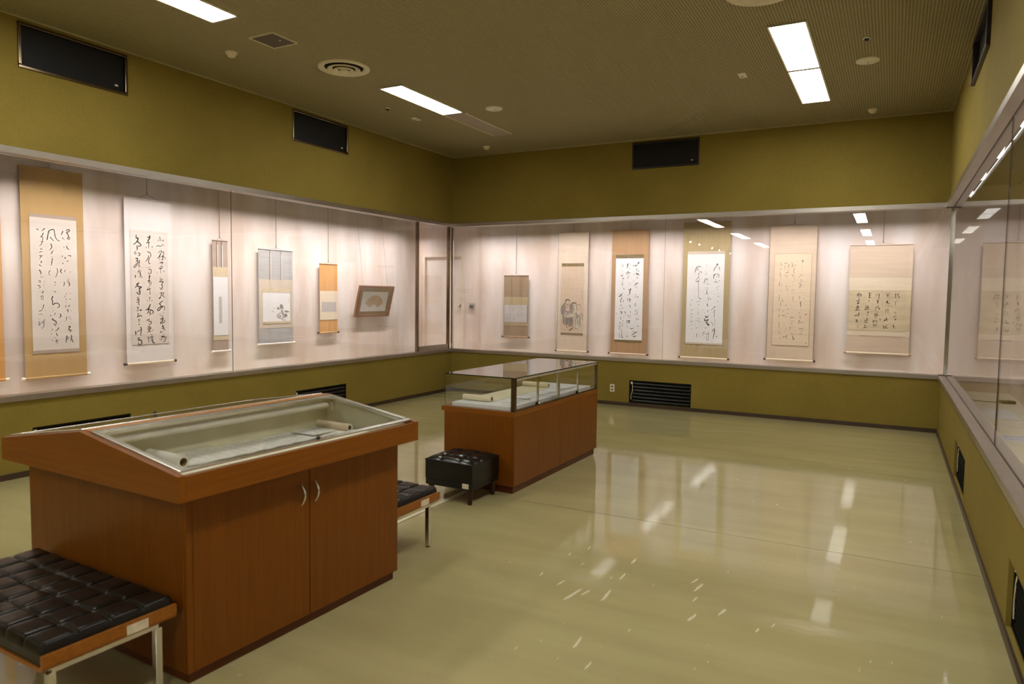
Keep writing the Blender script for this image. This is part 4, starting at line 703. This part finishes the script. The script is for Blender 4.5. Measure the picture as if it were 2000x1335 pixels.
scroll('S11', 'B', 'wide beige hanging scroll with five columns on creased brownish paper', 'silk_peach', 'washi_aged', 'silk_tan', dict(
    bands=[('cream_band', r['c1'], r['paper'][2], 'silk_cream'), ('cream_band', r['paper'][3], r['c2'], 'silk_cream')], roller='silk_cream', gain=1.5, ink='ink'))

# framed fan, tipped forward on its wires
t = thing('framed_fan', 'wooden frame with a painted paper fan, tipped forward from the wall', 'picture frame', (XI+.04, 8.813, 1.253), math.pi/2)
FW, FH = .415, math.hypot(.12, .478); ax = Vector((1,0,0)); az = Vector((0, -.12, .478)).normalized(); ay = ax.cross(az).normalized()
ay = -ay if ay.y > 0 else ay                                        # ay points out of the picture, to the room
def fb(mb, x0, x1, z0, z1, d0, d1, m): return mb.obox(ax*x0 + az*z0 + ay*d0, ax*(x1-x0), az*(z1-z0), ay*(d1-d0), m)
e = .032
f = MB(); fb(f, -FW, FW, 0, e, 0, .035, 'frame_wood'); fb(f, -FW, FW, FH-e, FH, 0, .035, 'frame_wood'); fb(f, -FW, -FW+e, e, FH-e, 0, .035, 'frame_wood'); fb(f, FW-e, FW, e, FH-e, 0, .035, 'frame_wood'); f.build('frame', t)
fb(MB(), -FW+e, FW-e, e, FH-e, .008, .014, 'mat_green').build('mat_board', t)
px0, px1, pz0, pz1 = -FW+.135*.83, -FW+.878*.83, FH*(1-.835), FH*(1-.195)
pp = fb(MB(), px0, px1, pz0, pz1, .014, .016, 'washi_white').build('paper', t)
fm = MB(); cx_ = (px0+px1)/2+.002; cz_ = pz1-.305; Ro, Ri = .252, .098; th = math.radians(62); n = 28
P3 = lambda a_, rr, d: ax*(cx_+rr*math.sin(a_)) + az*(cz_+rr*math.cos(a_)) + ay*d
vs = [P3(-th+2*th*i/n, Ri, .0168) for i in range(n+1)] + [P3(-th+2*th*i/n, Ro, .0168) for i in range(n+1)]
fm.add(vs, [(i, i+1, n+2+i, n+1+i) for i in range(n)], 'fan_paper')
fan = fm.build('fan', t)
fr_ = MB()
for i in range(1, 20):
    a_ = -th+2*th*i/20; w2 = .0022/Ro
    fr_.add([P3(a_-w2, Ri+.004+.02*random.random(), .0172), P3(a_+w2, Ri+.004, .0172), P3(a_+w2*.6, Ro-.004-.03*random.random(), .0172), P3(a_-w2*.6, Ro-.006, .0172)], [(0,1,2,3)], 'ink_brown')
fr_.build('fan_writing', fan)
for sx in (-.31, .28): MB().cyl(ax*sx+az*(FH-.03), (sx, .03, 2.99-1.253), .0018, 'wire', n=6).build('hanging_wire', t)

# ================================================================ GABLED DISPLAY CABINET
G = thing('gabled_display_cabinet', 'large wooden display cabinet with a gabled glass top, in the foreground', 'display cabinet', (-3.0275, 2.521, 0), -.0413)
bw, bl, fw, fl, zb, zt, zr = .604, .657, .6815, .738, .786, .892, .994
MB().box(-bw+.02, bw-.02, -bl+.02, bl-.02, 0, .048, 'plinth_wood').build('plinth', G)
MB().box(-bw, bw-.02, -bl, bl, .048, zb, 'wood').build('body', G, .002)
for y0, y1, hy in ((-bl+.03, -.0025, -.052), (.0025, bl-.004, .034)):
    dd = MB().box(bw-.019, bw, y0, y1, .05, zb-.002, 'wood').build('door', G, .0015)
    h_ = MB(); P = [(bw+.002+.024*math.sin(math.pi*i/10), hy, .6+.1*i/10) for i in range(11)]; h_.tube(P, .0055, 'aluminium', 8)
    h_.build('handle', dd)
MB().box(bw-.019, bw, -bl, -bl+.029, .05, zb-.002, 'wood').build('stile', G, .0015)
for s_ in (-1, 1):
    y0, y1 = (s_*fl, s_*(fl-.03))
    MB().prism([(-fw, zb), (fw, zb), (fw, zt), (0, zr), (-fw, zt)], 'y', min(y0, y1), max(y0, y1), 'wood_x').build('gable_panel', G, .0015)
    MB().box(s_*fw, s_*(fw-.03), -fl+.03, fl-.03, zb, zt-.004, 'wood_h').build('fascia', G, .0015)
MB().box(-bw, bw, -bl, bl, zb, zb+.03, 'lining').build('display_floor', G)
MB().box(-.012, .012, -fl+.03, fl-.03, zb+.03, zr-.014, 'lining').build('partition', G)
for s_ in (-1, 1): MB().prism([(-fw+.03, zb+.02), (fw-.03, zb+.02), (fw-.03, zt-.02), (0, zr-.022), (-fw+.03, zt-.02)], 'y', *sorted((s_*(fl-.03), s_*(fl-.036))), 'lining').build('end_lining', G)
sl = Vector((fw, 0, zt-zr)); sn = sl.normalized(); nn = Vector((-sn.z, 0, sn.x))
MB().prism([(-.03, zr-.016), (.03, zr-.016), (.03, zr-.002), (0, zr+.003), (-.03, zr-.002)], 'y', -fl+.03, fl-.03, 'wood_edge').build('ridge_strip', G)
for s_ in (-1, 1):
    def sp(a_, y, h): v = Vector((0, 0, zr)) + sn*a_ + nn*h; return Vector((s_*v.x, y, v.z))
    def bar(mb, a0, a1, y0, y1, h0, h1, m):
        o = sp(a0, y0, h0); return mb.obox(o, sp(a1, y0, h0)-o, sp(a0, y1, h0)-o, sp(a0, y0, h1)-o, m)
    A0, A1, Y1 = .034, .660, fl-.028
    fr_ = MB(); k = .026
    bar(fr_, A0, A0+k, -Y1, Y1, .001, .008, 'aluminium'); bar(fr_, A1-k, A1, -Y1, Y1, .001, .008, 'aluminium')
    bar(fr_, A0+k, A1-k, -Y1, -Y1+k, .001, .008, 'aluminium'); bar(fr_, A0+k, A1-k, Y1-k, Y1, .001, .008, 'aluminium')
    bar(fr_, A0+k, A0+k+.012, -Y1+k, Y1-k, -.012, .004, 'aluminium'); bar(fr_, A0+k, A1-k, Y1-k-.010, Y1-k, -.014, .002, 'aluminium')
    fr = fr_.build('lid_frame', G, .0015)
    bar(MB(), A0+k-.004, A1-k+.004, -Y1+k-.004, Y1-k+.004, .002, .006, 'glass_case').build('lid_glass', G)
    lk = sp(A1-.012, .02, .011); MB().cyl(lk, lk+Vector((s_*nn.x, 0, nn.z))*.010, .010, 'knob_dark').build('lock', G)
tb = MB().cyl((.06, -.66, .938), (.06, .655, .938), .0155, 'tube_off'); tb.cyl((.06, .655, .938), (.06, .672, .938), .0165, 'aluminium')
tb = tb.build('fluorescent_tube', G)
MB().box(.014, .05, -.68, .68, .93, .968, 'aluminium').build('lamp_batten', G)
MB().box(.045, .08, .672, .69, .905, .955, 'plastic_white').build('lamp_socket', G)
def on(root, x, y, z):
    a_ = root.rotation_euler.z; return (root.location.x + x*math.cos(a_) - y*math.sin(a_), root.location.y + x*math.sin(a_) + y*math.cos(a_), z)
ZD = zb+.03
def handscroll(root, label, x0, x1, ya, yb, z, r0, r1, sag, m, m2=None):
    t = thing('handscroll', label, 'handscroll', on(root, (x0+x1)/2, ya, z), root.rotation_euler.z); W = (x1-x0)/2; Lh = yb-ya
    for nme, y, r_, mm in (('roll', 0, r0, m), ('roll', Lh, r1, m2 or m)):
        o = MB(); o.lathe([(r_, -W), (r_, W)], mm, n=28); o.lathe([(r_, W), (r_*.62, W)], m, n=28); o.lathe([(r_*.62, W), (r_*.62, W-.05)], 'silk_tan', n=20, flip=True); o.lathe([(r_*.62, -W), (r_, -W)], m, n=28)
        o.lathe([(0, W-.02), (r_*.4, W-.02)], 'leg_wood', n=16)
        o.v = [(c_, y+b_, a_+r_) for a_, b_, c_ in o.v]; o.build(nme, t)
    n = 44; vs = []
    for i in range(n+1):
        y = Lh*i/n; z_ = .0025 + sag*abs(math.sin(i*.62))*min(1, i/4, (n-i)/4)
        if i < 3: z_ += r0*.25*(3-i)/3
        vs += [(-W, y, z_), (W, y, z_)]
    k = len(vs); vs += [(x, y, z_-.0015) for x, y, z_ in vs]
    fs = [(2*i, 2*i+1, 2*i+3, 2*i+2) for i in range(n)] + [(k+2*i+2, k+2*i+3, k+2*i+1, k+2*i) for i in range(n)] + [(2*i+1, k+2*i+1, k+2*i+3, 2*i+3) for i in range(n)] + [(2*i+2, k+2*i+2, k+2*i, 2*i) for i in range(n)]
    pp = MB().add(vs, fs, m, False).build('sheet', t)
    mb = MB(); random.seed(11)
    for c_ in range(14 if sag else 0):
        y = .10 + c_*(Lh-.3)/14; x = W-.03
        while x > -W+.05:
            l = random.uniform(.008, .02); yy = y+random.uniform(-.004, .004); zz = .0045+sag
            mb.add([(x, yy-.0022, zz), (x, yy+.0022, zz), (x-l, yy+.0015, zz), (x-l, yy-.0015, zz)], [(0,1,2,3)], 'ink_grey'); x -= l+random.uniform(.006, .02)
    if mb.v: mb.build('calligraphy', pp)
    return t
handscroll(G, 'white handscroll unrolled across the gabled cabinet floor', .06, .31, -.46, .585, ZD+.001, .030, .022, .005, 'paper_white', 'silk_cream')
def acrylic(root, label, x0, x1, y0, y1, z, h, tilt=0):
    t = thing('acrylic_block', label, 'acrylic weight', on(root, (x0+x1)/2, (y0+y1)/2, z), root.rotation_euler.z + tilt)
    a_, b_ = (x1-x0)/2, (y1-y0)/2
    MB().box(-a_, a_, -b_, b_, .0, h, 'glass_case').build('block', t, .002)
    MB().box(-a_*.86, a_*.86, -b_*.86, b_*.86, .001, .003, 'paper_white').build('caption_card', t)
acrylic(G, 'clear acrylic block with a caption, near the cabinet\'s far end', .09, .29, .33, .50, ZD+.013, .035)
acrylic(G, 'clear acrylic sheet lying beside the white handscroll\'s near roll', .018, .056, -.36, -.12, ZD+.002, .012)

# ================================================================ GLASS-TOPPED DISPLAY CASE
K = thing('glass_display_case', 'wooden display case with an upright glass box, in the middle of the room', 'display case', (-2.9551, 5.8587, 0), -.0111)
kw, kl, kz, kg = .3374, .883, .667, .946
MB().box(-kw+.02, kw-.02, -kl+.02, kl-.02, 0, .06, 'plinth_wood').build('plinth', K)
MB().box(-kw, kw-.018, -kl, kl, .06, kz-.04, 'wood').build('body', K, .002)
for a_, b_ in ((-kl, -.443), (-.441, -.001), (.001, .439), (.441, kl)): MB().box(kw-.017, kw, a_+.001, b_, .062, kz-.042, 'wood').build('door', K, .001)
MB().box(-kw-.03, kw, -kl, kl, kz-.04, kz, 'wood_h').build('rim', K, .0015)
gi = .004; gx, gy = kw-gi, kl-gi
def post(x, y, s_=.018, nme='post'): return MB().box(x-s_/2, x+s_/2, y-s_/2, y+s_/2, kz, kg-.008, 'bronze' if nme == 'post' else 'aluminium').build(nme, K)
post(gx-.014, -gy+.014, .034); post(gx-.012, gy-.012, .026); post(-gx+.012, gy-.012, .014)
MB().box(gx-.022, gx-.006, -.045, -.005, kz+.014, kg-.026, 'aluminium').build('post', K)
tr = MB().box(gx-.024, gx, -gy+.03, gy-.025, kz, kz+.016, 'bronze').box(gx-.024, gx, -gy+.03, gy-.025, kg-.028, kg-.008, 'plastic_grey').build('sliding_track', K)
for y in (-.453, .395):
    MB().box(gx-.014, gx+.002, y-.006, y+.006, kz+.016, kg-.028, 'chrome').build('sash_edge', K)
    lk = MB().box(gx-.012, gx+.008, y-.03, y-.008, kz+.012, kz+.034, 'black_metal').cyl((gx, y+.008, kz+.02), (gx+.018, y+.008, kz+.02), .007, 'chrome').build('lock', K)
for a_, b_, d in ((-gy+.03, -.447, 0), (-.459, -.025, .007), (-.025, .401, 0), (.389, gy-.025, .007)): MB().box(gx-.016+d, gx-.012+d, a_, b_, kz+.014, kg-.024, 'glass_case').build('sliding_pane', K)
MB().box(-gx, gx-.03, -gy, -gy+.006, kz+.001, kg-.009, 'glass_case').build('end_pane', K)
MB().box(-gx, gx-.026, gy-.006, gy, kz+.001, kg-.009, 'glass_case').build('end_pane', K)
MB().box(-gx, -gx+.006, -gy+.006, gy-.006, kz+.001, kg-.009, 'glass_case').build('back_pane', K)
MB().box(-gx-.003, gx+.003, -gy-.003, gy+.003, kg-.008, kg-.0045, 'glass_case').box(-gx-.003, gx+.003, -gy-.003, gy+.003, kg-.0038, kg, 'glass_case').build('top_pane', K)
te = MB(); q = .003
te.box(-gx-q-.002, gx+q+.002, -gy-q-.002, -gy-q, kg-.008, kg-.001, 'glass_edge').box(gx+q, gx+q+.002, -gy-q, gy+q, kg-.008, kg-.001, 'glass_edge').box(-gx-q-.002, -gx-q, -gy-q, gy+q, kg-.008, kg-.001, 'glass_edge')
te.build('glass_edge', K)
MB().box(-gx-.001, -gx+.001, -gy-.001, -gy+.001, kz, kg-.008, 'glass_edge').build('corner_joint', K)
MB().box(-gx+.05, gx-.05, -gy+.03, gy-.05, kz, kz+.035, 'felt_white').build('deck', K, .004)
zz = kz+.036
handscroll(K, 'cream handscroll unrolled inside the glass display case', -.26, .02, -.70, .40, zz, .026, .026, 0.0, 'scroll_paper')
for i, (x, y, wd, ln, rz) in enumerate([(.17, -.52, .09, .13, .02), (.16, -.27, .085, .15, -.03), (.18, .02, .09, .12, .05), (.15, .27, .08, .13, 0), (.17, .55, .09, .12, -.04)]):
    nme = ['first', 'second', 'third', 'fourth', 'fifth'][i]
    t = thing('caption_sheet', '%s white caption sheet from the near end of the glass case' % nme, 'caption sheet', on(K, x, y, zz), K.rotation_euler.z+rz, 'caption sheets beside the cream handscroll')
    MB().box(-wd, wd, -ln, ln, 0, .0015, 'felt_white').build('sheet', t)
    MB().add([(-wd*.9, ln*s_, .0019) for s_ in (-.86, -.80)] + [(wd*.9, ln*s_, .0019) for s_ in (-.80, -.86)], [(0,1,2,3)], 'ink_grey').build('printed_line', t)

# ================================================================ BENCHES
def bench(label, cx, y0, y1, rz=0.0):
    t = thing('bench', label, 'bench', (cx, (y0+y1)/2, 0), rz, 'low tufted gallery benches')
    L_, Wd = .525, (y1-y0)/2
    prof = []                                           # plywood tray, ends turned up
    th = .014; z0 = .292; zt_ = .352; rr = .022
    def arc(cx_, cz_, r_, a0, a1, n=5): return [(cx_+r_*math.cos(a0+(a1-a0)*i/n), cz_+r_*math.sin(a0+(a1-a0)*i/n)) for i in range(n+1)]
    outer = [(-L_, zt_)] + arc(-L_+rr, z0+rr, rr, math.pi, 1.5*math.pi) + arc(L_-rr, z0+rr, rr, 1.5*math.pi, 2*math.pi) + [(L_, zt_)]
    inner = [(L_-th, zt_)] + arc(L_-rr-.004, z0+rr+.004, rr-th+.004, 2*math.pi, 1.5*math.pi) + arc(-L_+rr+.004, z0+rr+.004, rr-th+.004, 1.5*math.pi, math.pi) + [(-L_+th, zt_)]
    mb = MB(); n = len(outer)
    vs = [(x, -Wd, z) for x, z in outer+inner] + [(x, Wd, z) for x, z in outer+inner]; k = 2*n; fs = []
    I = list(range(n)); J = list(range(2*n-1, n-1, -1))
    for i in range(n-1):
        fs += [(I[i], I[i+1], k+I[i+1], k+I[i]), (J[i], k+J[i], k+J[i+1], J[i+1]), (I[i], J[i], J[i+1], I[i+1]), (k+I[i], k+I[i+1], k+J[i+1], k+J[i])]
    fs += [(I[0], k+I[0], k+J[0], J[0]), (I[-1], J[-1], k+J[-1], k+I[-1])]
    mb.add(vs, fs, 'ply'); mb.build('seat_shell', t)
    # tufted cushion
    NX, NY, k = 8, 4, 9; X0, X1 = -L_+th+.002, L_-th-.002; Y0, Y1 = -Wd+.006, Wd-.006; zb_ = z0+th+.002
    def prof1(u):
        d = min(u % 1, 1-u % 1); return 1-math.exp(-(d/.06)**1.3)
    gx_, gy_ = [], []
    for n_, g in ((NX, gx_), (NY, gy_)):
        for i in range(n_):
            for q in (0, .045, .1, .2, .35, .5, .65, .8, .9, .955): g.append(i+q)
        g.append(n_)
    vs = []; na, nb = len(gx_), len(gy_)
    for u in gx_:
        for v in gy_:
            e_ = min(u/.12, (NX-u)/.12, v/.12, (NY-v)/.12, 1); e_ = math.sqrt(max(0, 1-(1-e_)**2))
            px, py = prof1(u), prof1(v)
            if u < .5 or u > NX-.5: px = max(px, 1) if False else 1.0
            if v < .5 or v > NY-.5: py = 1.0
            hgt = .006*px*py + .005*(px*py)**.5
            z = .346 + .030*e_ + hgt*e_ + .002*math.sin(u*2.3+v*1.7)*e_
            vs.append((X0+(X1-X0)*u/NX, Y0+(Y1-Y0)*v/NY, z))
    fs = [(i*nb+j, (i+1)*nb+j, (i+1)*nb+j+1, i*nb+j+1) for i in range(na-1) for j in range(nb-1)]
    mb = MB().add(vs, fs, 'leather', True)
    rim = [i*nb for i in range(na)] + [(na-1)*nb+j for j in range(1, nb)] + [i*nb+nb-1 for i in range(na-2, -1, -1)] + [j for j in range(nb-2, 0, -1)]
    top_ = [vs[i] for i in rim]; lo = [(x, y, zb_) for x, y, z in top_]; m_ = len(rim)
    mb.add(top_+lo, [(i, m_+i, m_+(i+1) % m_, (i+1) % m_) for i in range(m_)], 'leather')
    cu = mb.build('cushion', t)
    for i in range(1, NX):
        for j in range(1, NY):
            x, y = X0+(X1-X0)*i/NX, Y0+(Y1-Y0)*j/NY
            MB().lathe([(.008, .0), (.006, .003), (0, .0045)], 'button_leather', (x, y, .375), n=8).build('button', cu)
    for sx in (-1, 1):
        f = MB(); xa = sx*(L_-.055)
        f.box(xa-.014, xa+.014, -Wd+.05, Wd-.05, .262, .291, 'chrome'); f.build('frame_bar', t, .002)
        for sy in (-1, 1):
            lg = MB().box(xa-.014, xa+.014, sy*(Wd-.05)-.014, sy*(Wd-.05)+.014, .008, .262, 'chrome').build('leg', t, .002)
            MB().cyl((xa, sy*(Wd-.05), 0), (xa, sy*(Wd-.05), .009), .013, 'rubber').build('foot', lg)
    MB().box(-L_+.05, L_-.05, -.012, .012, .27, .291, 'chrome').build('centre_rail', t)
    MB().box(L_, L_+.0012, .045, .13, .305, .342, 'sticker').build('label_sticker', t)
    return t
bench('low black tufted bench at the near end of the gabled cabinet', -3.012, 1.334, 1.834, -.0413)
bench('low black tufted bench behind the gabled cabinet, mostly hidden by it', -3.012, 3.205, 3.705)

# ================================================================ OTTOMAN
t = thing('ottoman', 'square black buttoned leather ottoman at the glass case\'s near end', 'ottoman', (-2.9615, 4.733, 0), -.0141)
ow, ol, oz0, oz1 = .217, .2045, .116, .3185
n = 40; vs = []
btn = [(sx*ow*.38, sy*ol*.38) for sx in (-1, 1) for sy in (-1, 1)]
for i in range(n+1):
    for j in range(n+1):
        u, v = i/n*2-1, j/n*2-1; x, y = u*ow, v*ol
        e_ = (1-abs(u)**5)*(1-abs(v)**5); z = oz1 - .004 + .036*e_**.6
        for bx_, by_ in btn:
            d = math.hypot(x-bx_, y-by_); z -= .026*math.exp(-(d/.028)**1.2)
            an = math.atan2(y-by_, x-bx_); z -= .007*math.exp(-(d/.11)**2)*abs(math.cos(2*an))**14
        z -= .006*math.exp(-(abs(x)-ow*.38)**2/.0002)*e_*.5 + .006*math.exp(-(abs(y)-ol*.38)**2/.0002)*e_*.5
        vs.append((x, y, max(z, oz1-.006)))
cu = MB().add(vs, [(i*(n+1)+j, (i+1)*(n+1)+j, (i+1)*(n+1)+j+1, i*(n+1)+j+1) for i in range(n) for j in range(n)], 'leather_ottoman', True).build('cushion', t)
for bx_, by_ in btn: MB().lathe([(.011, 0), (.009, .004), (0, .006)], 'leather_ottoman', (bx_, by_, oz1+.003), n=12).build('button', cu)
MB().box(-ow, ow, -ol, ol, oz0+.051, oz1-.004, 'leather_ottoman').build('side_cover', t, .004)
MB().box(-ow+.0012, ow-.0012, -ol+.0012, ol-.0012, oz0, oz0+.051, 'leather_ottoman').build('base_cover', t, .008)
for (a_, b_, c_, d_) in ((-ow, -ol, ow, -ol), (ow, -ol, ow, ol), (ow, ol, -ow, ol), (-ow, ol, -ow, -ol)): MB().cyl((a_, b_, oz1-.003), (c_, d_, oz1-.003), .0045, 'leather_ottoman', n=8).build('piping', t)
for sx in (-1, 1):
    for sy in (-1, 1): MB().cyl((sx*(ow-.038), sy*(ol-.034), 0), (sx*(ow-.038), sy*(ol-.034), oz0+.004), .017, 'leg_wood', .024, n=16).build('leg', t)
MB().box(ow-.088, ow-.03, -ol-.0012, -ol+.003, oz0+.012, oz0+.05, 'sticker').build('label_sticker', t)

# ================================================================ SMALL THINGS
tag(MB().box(-3.03, -2.985, 3.22, 4.97, 0, .003, 'brass_strip').box(-2.985, -2.981, 3.22, 4.97, 0, .0012, 'knob_dark').build('floor_strip'), 'pale floor strip running from the cabinet to under the ottoman', 'floor strip')
FLOORO = bpy.data.objects['floor']
MB().box(-2.62, XR-.02, 4.8685, 4.871, 0, .0006, 'leg_wood').build('seam', FLOORO)
random.seed(21)
for cx_, cy_, sz in ((-1.45,3.45,.05),(-1.29,3.54,.045),(-1.30,3.82,.03),(-.88,3.89,.035),(-.82,3.49,.03),(-.70,3.63,.03),(-.51,3.51,.02),(-1.22,2.97,.03),(-1.72,3.62,.02),(-1.57,3.56,.025),(-1.64,4.15,.018),(-1.32,4.08,.03),(-.92,3.97,.03),(-.86,3.72,.02),(-1.40,3.50,.03),(-1.1,2.8,.02),(-.45,3.6,.015),(-1.05,3.2,.012)):
    pts = []; a0 = random.uniform(1.35, 1.75)
    for i in range(11):
        t_ = 2*math.pi*i/11; rr_ = sz*random.uniform(.45, 1.0); x, y = 2.3*rr_*math.cos(t_), .32*rr_*math.sin(t_)
        pts.append((cx_+x*math.cos(a0)-y*math.sin(a0), cy_+x*math.sin(a0)+y*math.cos(a0)))
    MB().prism(pts, 'z', 0, .0004, 'wax_chip').build('wax_chip', FLOORO)
for nme, cx_, cy_, a_, b_, lb in (('paper_sheet', 1.02, 8.76, .13, .37, 'large white sheet lying in the right showcase, farther away'), ('paper_sheet', 1.0, 7.22, .13, .1, 'white sheet lying in the right showcase, cut off by the right edge')):
    t = thing(nme, lb, 'paper sheet', (cx_, cy_, ZF), .03, 'sheets on the right showcase floor'); MB().box(-a_, a_, -b_, b_, 0, .002, 'felt_white').build('sheet', t)
t = thing('data_logger', 'small dark gadget with a cable in the right showcase', 'gadget', (1.2, 9.72, ZF), .2)
MB().box(-.07, .07, -.05, .05, 0, .035, 'black_metal').build('case', t, .004)
MB().tube([(-.07, 0, .01), (-.2, .05, .006), (-.36, .2, .005), (-.42, .5, .005)], .004, 'rubber', 6).build('cable', t)
